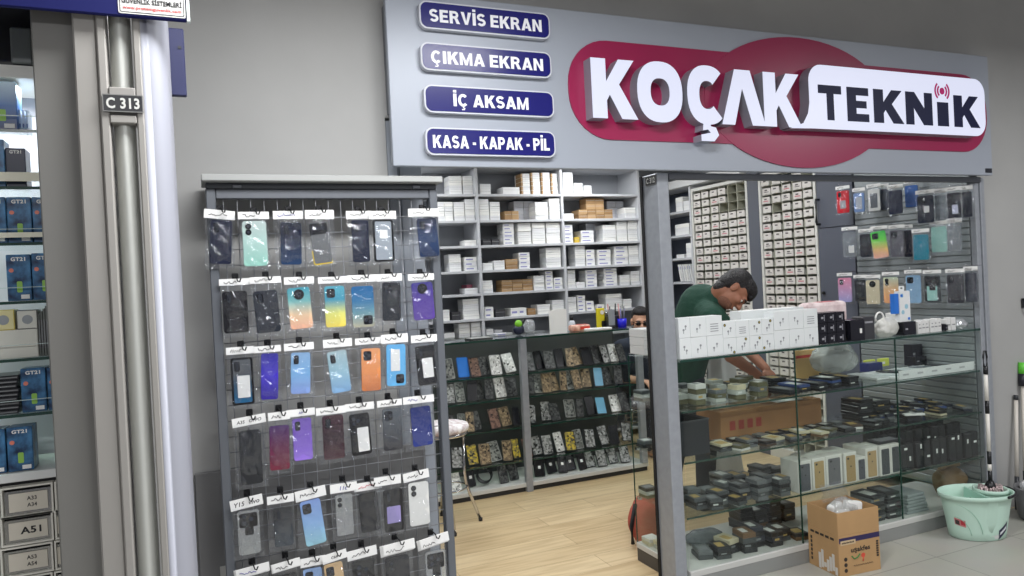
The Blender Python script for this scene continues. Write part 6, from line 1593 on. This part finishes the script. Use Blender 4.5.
pts = [(-.0955+.053*(1-math.cos(pi*.5*k/12)), LY+.05-.05*math.sin(pi*(.5+.5*k/12))*0-.05*math.cos(pi*.5*k/12)+.0) for k in range(13)]
pts = [(-.0955, LY-.004)]+[(-.0955+.012, LY-.004)]+[(-.0835+.042*math.sin(pi*.5*k/12), LY+.056-.06*math.cos(pi*.5*k/12)) for k in range(13)]+[(-.0415, LY+.32)]
n = len(pts); vs = [(x, y, 0) for x, y in pts]+[(x, y, 2.30) for x, y in pts]
pil.add(vs, [(k, k+1, n+k+1, n+k) for k in range(n-1)], 3, True)
struct('pillar_left', pil, [cream, pg, mat('pillar_insert', (196,198,192), .3, .1), mat('pillar_tube', (160,162,172), .45, .05)])
# sign box of the neighbour
SY = 1.872
a, b2 = PY(187, 21.5, SY), PY(0, 9, SY)
bs = thing('neighbour_sign', 'dark blue sign box above the neighbouring shop with a white sticker', 'sign', (a.x, SY, a.z))
blue = mat('sign_blue', (20,25,84), .6, spec=.2)
MB().box(-1.2, 0, 0, .0125, 0, .6, b=.003).obj('sign_box', blue, bs)
MB().box(.0005, .007, -.004, .014, 0, .6).obj('white_edge', mat('edge_white', (214,224,220), .4), bs)
s0, s1 = PY(118, 5, SY), PY(188, 16, SY)
lw, zb0 = s0.x-a.x, PY(152, 14, SY).z-a.z-.004
b = MB(); b.prism(rrect(lw, -.002, zb0, zb0+.16, .004), -.0015, -.0002); stk_ = b.obj('sticker', mat('sticker_bright', (214,214,210), .5), bs)
b = MB(); b.ring(rrect(lw+.003, -.005, zb0+.003, zb0+.157, .003), rrect(lw+.0045, -.0065, zb0+.0045, zb0+.1555, .003), -.002, -.0016)
put_text(b, 'GÜVENLİK SİSTEMLERİ', lw/2-.001, -.0024, zb0+.031, w=-lw*.88, h=.0155, bold=.03); b.obj('black_lettering', INK, stk_)
b = MB(); put_text(b, 'www.protemguvenlik.com', lw/2-.001, -.0024, zb0+.013, w=-lw*.86, h=.0095, bold=.025); b.obj('red_lettering', mat('letter_red', (190,40,40), .5), stk_)
rb = MB(); q0, q1 = PY(187, 96, LY+.325), PY(187, 22, LY+.325)
rb.box(-.075, q0.x-.0, LY+.325, LY+.345, q0.z, 2.299, b=.003); ra = rb.obj('sign_return', mat('sign_blue_dark', (36,40,78), .45)); tag(ra, 'dark blue return panel of the neighbour sign behind the pale pillar', 'sign panel')
MB().box(-.02,-.012,LY+.323,LY+.3247,q0.z+.13,q0.z+.138).obj('screw', DARK, ra)
# interior walls
lm = mat('neighbour_wall', (206,206,212), .6)
struct('wall_neighbour', MB().box(-1.6, -.20, 2.34, 2.42, 0, 2.6), lm)
struct('wall_neighbour_side', MB().box(-.318, -.20, LY+.335, 2.34, 0, 2.6), lm)
struct('ceiling_neighbour', MB().box(-1.6, -.20, LY+.03, 2.34, 2.42, 2.5), cm)
sf = 2.10
LZ = [PY(20, v, sf).z for v in (129.5, 186.5, 242.5, 301, 358.5, 414)]; LB = PY(30, 471, sf).z
ls = thing('glass_shelves', 'green edged glass shelves of boxed gadgets in the neighbouring shop', 'shelf unit', (-.32, sf, LB))
for z in LZ:
    s_ = MB().box(-.9, -.003, 0, .2, z-LB-.007, z-LB-.0004).obj('glass_shelf', GLASS, ls)
    MB().box(-.9, -.003, -.0035, -.0003, z-LB-.0072, z-LB-.0002).obj('shelf_edge', GEDGE, s_)
    MB().box(-.9, -.003, -.0035, .0, z-LB+.032, z-LB+.0335).obj('front_lip', mat('lip_glass', (190,206,204), .2), s_)
for z, d in ((LZ[1], .022), (LZ[2], .012)):
    MB().box(-.9, -.003-.02, -.006, -.0038, z-LB+.012, z-LB+.012+d).obj('price_rail', mat('rail_cream', (236,234,214), .5), ls)
zr0, zr1 = PY(20,78,sf).z, PY(20,65.5,sf).z
MB().box(-.9, -.003, 0, .2, zr0-LB, zr1-LB).obj('light_rail', mat('rail_bright', (226,226,220), .5), ls)
MB().box(-.9, -.003, .02, .2, zr1+.0006-LB, 2.30-LB).obj('dark_header', mat('header_black', (30,31,34), .4), ls)
q0, q1 = PY(11, 63, sf), PY(31, 28, sf); MB().box(q0.x+.32, q1.x+.32, .0, .0195, q0.z-LB, q1.z-LB, b=.004).obj('grey_screen', mat('screen_slate', (112,118,118), .4), ls)
bxm = mat('gadget_box', (26,54,100), .3, noise=.5, nscale=30, c2=(60,110,150)); 
def gbox(label, u0, u1, v0, zi, m, y=sf+.012, dep=.06, green=True, title=True, cat='box', pos=None):
    z = (LZ[zi] if zi < 6 else LB)+.0006
    x0, x1 = PY(u0, v0+20, y).x, PY(u1, v0+20, y).x; h = PY((u0+u1)/2, v0, y).z-z
    b = MB(); b.box(-(x1-x0)/2, (x1-x0)/2, 0, dep, 0, h, b=.0015); o = b.obj('gadget_box', m, loc=((x0+x1)/2, y, z)); tag(o, label, cat, 'boxed gadgets in the neighbouring shop')
    hw = (x1-x0)/2
    if title:
        q = MB(); put_text(q, 'GT21', 0, -.0008, h*.90, w=hw*1.2, h=h*.085, bold=.04); q.obj('title_print', PAPER, o)
    if green:
        q = MB(); q.prism(rrect(-hw*.2, hw*.25, h*.18, h*.42, .003), -.0008, -.0001); q.obj('green_print', mat('print_lime', (150,200,90), .4), o)
        q = MB(); q.prism(circ(-hw*.6, h*.66, hw*.2, n=14), -.0008, -.0001); q.obj('orange_print', mat('print_coral', (226,130,110), .4), o)
        q = MB(); q.box(hw*.1, hw*.8, -.0008, -.0001, h*.04, h*.13); q.obj('white_label', PAPER, o)
    return o
gbox('bright blue gadget box on the highest glass shelf of neighbouring shop', -14, 16.5, 81, 0, mat('gadget_box_bright', (40,110,180), .3, grad=[(0,(24,40,90)),(.5,(40,100,170)),(1,(200,226,240))]), title=False)
for k in range(3):
    b = MB(); b.box(-.002,.002,0,.05,0,.055,b=.0008); p = PY(20+3.6*k, 125, sf+.03); o = b.obj('thin_box', mat('thin_bluish', (190,206,226), .4), loc=(p.x, sf+.03, LZ[0]+.0006)); tag(o, f"thin pale box edge, {ORD[k+1]} beside the bright blue box on the highest shelf", 'box')
    MB().box(-.0015,.0015,-.0008,-.0001,.01,.02).obj('printed_mark', mat('print_blue', (60,90,150), .5), o)
gbox('dark navy gadget box on the second glass shelf of neighbouring shop', 6, 26, 148, 1, mat('gadget_box_navy', (24,32,58), .3), green=False)
gbox('blue gadget box cut by the picture edge on the second glass shelf', -18, 4.5, 139, 1, bxm, green=False)
gbox('blue gadget box with coral spot on the third glass shelf, nearest the pillar', 32.5, 56, 197, 2, bxm)
gbox('blue gadget box with coral spot in the middle of the third shelf', 7, 31.5, 197, 2, bxm)
gbox('blue gadget box at the outer edge of the third glass shelf', -18, 6, 197, 2, bxm)
gbox('dark blue gadget box in the middle of the fourth glass shelf', 6.5, 31, 254.5, 3, bxm)
gbox('dark blue gadget box on the fourth glass shelf, nearest the pillar', 32, 56, 253, 3, bxm)
gbox('blue gadget box with green print on the sixth glass shelf', 21, 46, 368, 5, bxm)
gbox('blue gadget box half hidden by the pillar on the sixth shelf', 47.5, 68, 367, 5, bxm)
gbox('blue gadget box standing alone on the white base top', 7, 33, 427, 6, bxm)
gbox('blue gadget box at the outer edge of the white base top', -18, 5.5, 430, 6, bxm)
# fifth shelf: white box pair and clear cards
wbx = mat('clear_white_box', (216,216,206), .35)
gbox('wide white box under the small watch boxes on the fifth shelf', -20, 38.5, 330, 4, wbx, green=False, title=False)
zt5 = PY(20, 330, sf+.012).z
for k, (u0, u1, m, lab) in enumerate(((-9,14.5,mat('watch_box_yellow', (222,214,160), .35),'small cream watch box on the wide white box, fifth shelf'),(16.5,37.5,wbx,'small white watch box with dark rim, fifth shelf'))):
    x0, x1 = PY(u0,320,sf+.014).x, PY(u1,320,sf+.014).x; h = PY(u0,310.5,sf+.014).z-zt5-.0012
    o = MB().box(-(x1-x0)/2,(x1-x0)/2,0,.05,0,h,b=.002).obj('watch_box', m, loc=((x0+x1)/2, sf+.014, zt5+.0012)); tag(o, lab, 'box')
    q = MB(); q.prism(circ((x1-x0)*.02, h*.5, h*.24, n=16), -.0008, -.0001); q.obj('watch_print', mat('watch_grey', (150,156,160), .4), o)
    q = MB(); q.ring(rrect(-(x1-x0)/2,(x1-x0)/2,0,h,.001), rrect(-(x1-x0)/2+.0015,(x1-x0)/2-.0015,.0015,h-.0015,.001), -.0012, -.0002); q.obj('dark_rim', DARK if k else mat('rim_gold', (190,170,60), .4), o)
for k in range(4):
    p = PY(40.5+2.6*k, 350, sf+.02); b = MB(); b.box(-.0022,.0022,0,.06,0,.105+.006*k,b=.0006); o = b.obj('clear_card', mat('card_smoke', (104,108,104), .3), loc=(p.x, sf+.02, LZ[4]+.0006)); tag(o, f"smoky upright card, {ORD[k+1]} beside the white box on the fifth shelf", 'card')
    MB().box(-.0018,.0018,-.0008,-.0001,.02,.09).obj('pale_edge', GREY, o)
for k in range(9):
    x0, x1 = PY(-14,400,sf+.012).x, PY(19,400,sf+.012).x
    o = MB().box(-(x1-x0)/2,(x1-x0)/2,0,.12,0,.0098,b=.001).obj('black_case', mat('case_stack', (34,36,40), .3), loc=((x0+x1)/2+.002*(k % 3)-.002, sf+.012+.001*(k % 2), LZ[5]+.0006+.0104*k)); tag(o, f"flat black case, {ORD[k+1]} from the bottom of the pile on the sixth shelf", 'case', 'flat black cases in the neighbouring shop')
    MB().box(-.02,.03,-.0008,-.0001,.003,.006).obj('printed_mark', GREY, o)
# drawers below
db = thing('drawer_block', 'white framed block of clear drawers marked A51 under the neighbour shelves', 'drawer unit', (-.32, sf, 0))
MB().box(-.9, -.003, -.004, .22, LB-.022, LB-.0005, b=.002).obj('white_top', mat('top_white', (214,216,214), .45), db)
MB().box(-.9, -.003, .02, .22, 0, LB-.0225).obj('dark_case', mat('drawer_case_dark', (40,40,42), .5), db)
def dz(v): return PY(20, v, sf).z
rowsd = [(486,518,'A33\nA34'),(515,546,'A51'),(546,577,'A53\nA54'),(577,608,None)]
cols_ = [(1,54,'l'),(55.5,108,'r'),(-53,0,'o')]
wf = mat('drawer_frame_white', (216,214,204), .4); cf = clear('drawer_front_clear', (214,214,206), .1, .2, milk=.25, milkc=(150,146,134))
for ri, (v0, v1, txt) in enumerate(rowsd):
    for ci, (u0, u1, cn) in enumerate(cols_):
        z1, z0 = dz(v0), dz(v1)+.003; x0, x1 = PY(u0, (v0+v1)/2, sf).x+.32, PY(u1, (v0+v1)/2, sf).x+.32
        if ci == 1: x1 = min(x1, -.003)
        fr_ = MB(); fr_.ring([(x0,z0),(x1,z0),(x1,z1),(x0,z1)], [(x0+.004,z0+.004),(x1-.004,z0+.004),(x1-.004,z1-.004),(x0+.004,z1-.004)], -.006, .0195)
        d = fr_.obj('drawer', wf, db)
        MB().box(x0+.0045, x1-.0045, .004, .006, z0+.0045, z1-.012).obj('clear_front', cf, d)
        lb = MB().box(x0+(x1-x0)*.14, x0+(x1-x0)*.88, .001, .003, z0+.012, z1-.018).obj('paper_label', mat('label_beige', (206,200,186), .7), d)
        if txt and ci == 0:
            q = MB(); parts = txt.split('\n'); zc = (z0+z1)/2-.003; xc = x0+(x1-x0)*.56
            if len(parts) == 1: put_text(q, parts[0], xc, .0005, zc, w=(x1-x0)*.40, h=.017, bold=.03)
            else:
                for k, s_ in enumerate(parts): put_text(q, s_, xc+.002, .0005, zc+.008-.016*k, w=(x1-x0)*.19, h=.0095, bold=.02)
            q.obj('drawer_text', INK, d)
# ================================================================ LIGHT
def area(name, loc, sx, sy, power, col=(1,1,1), rot=(0,0,0)):
    l = bpy.data.lights.new(name, 'AREA'); l.shape = 'RECTANGLE'; l.size = sx; l.size_y = sy; l.energy = power; l.color = col
    o = bpy.data.objects.new(name, l); COL.objects.link(o); o.location = loc; o.rotation_euler = rot; o['kind'] = 'helper'; return o
for x, y in ((1.5,4.0),(3.3,4.0),(1.5,5.6),(3.3,5.6)):
    area('shop_lamp', (x, y, SHOPC-.05), .54, .54, 11.5, (.94,.97,1))
for x, y, e, sx in ((.50,1.5,46,.9),(1.33,1.66,24,.6),(4.5,1.2,40,1.0),(-.6,-1.4,60,1.2),(1.9,-1.4,60,1.2),(4.6,-1.4,36,1.2)):  # hung low to keep the upper wall dark; unseen rear row added as frontal fill
    area('corridor_lamp_and_fill', (x, y, 2.86), sx, .35, e, (.98,.985,1))
W = bpy.data.worlds.new('mall'); S.world = W; W.use_nodes = True
W.node_tree.nodes['Background'].inputs['Color'].default_value = (.54,.54,.60,1); W.node_tree.nodes['Background'].inputs['Strength'].default_value = .45
S.view_settings.view_transform = 'Standard'; S.view_settings.look = 'None'; S.view_settings.gamma = 1; S.view_settings.exposure = 0
S.view_settings.use_curve_mapping = False
S.cycles.transparent_max_bounces = 32; S.cycles.max_bounces = 10
area('neighbour_lamp', (-.60, 2.17, zr0-.012), .5, .08, 4.5, (.95,.98,1))
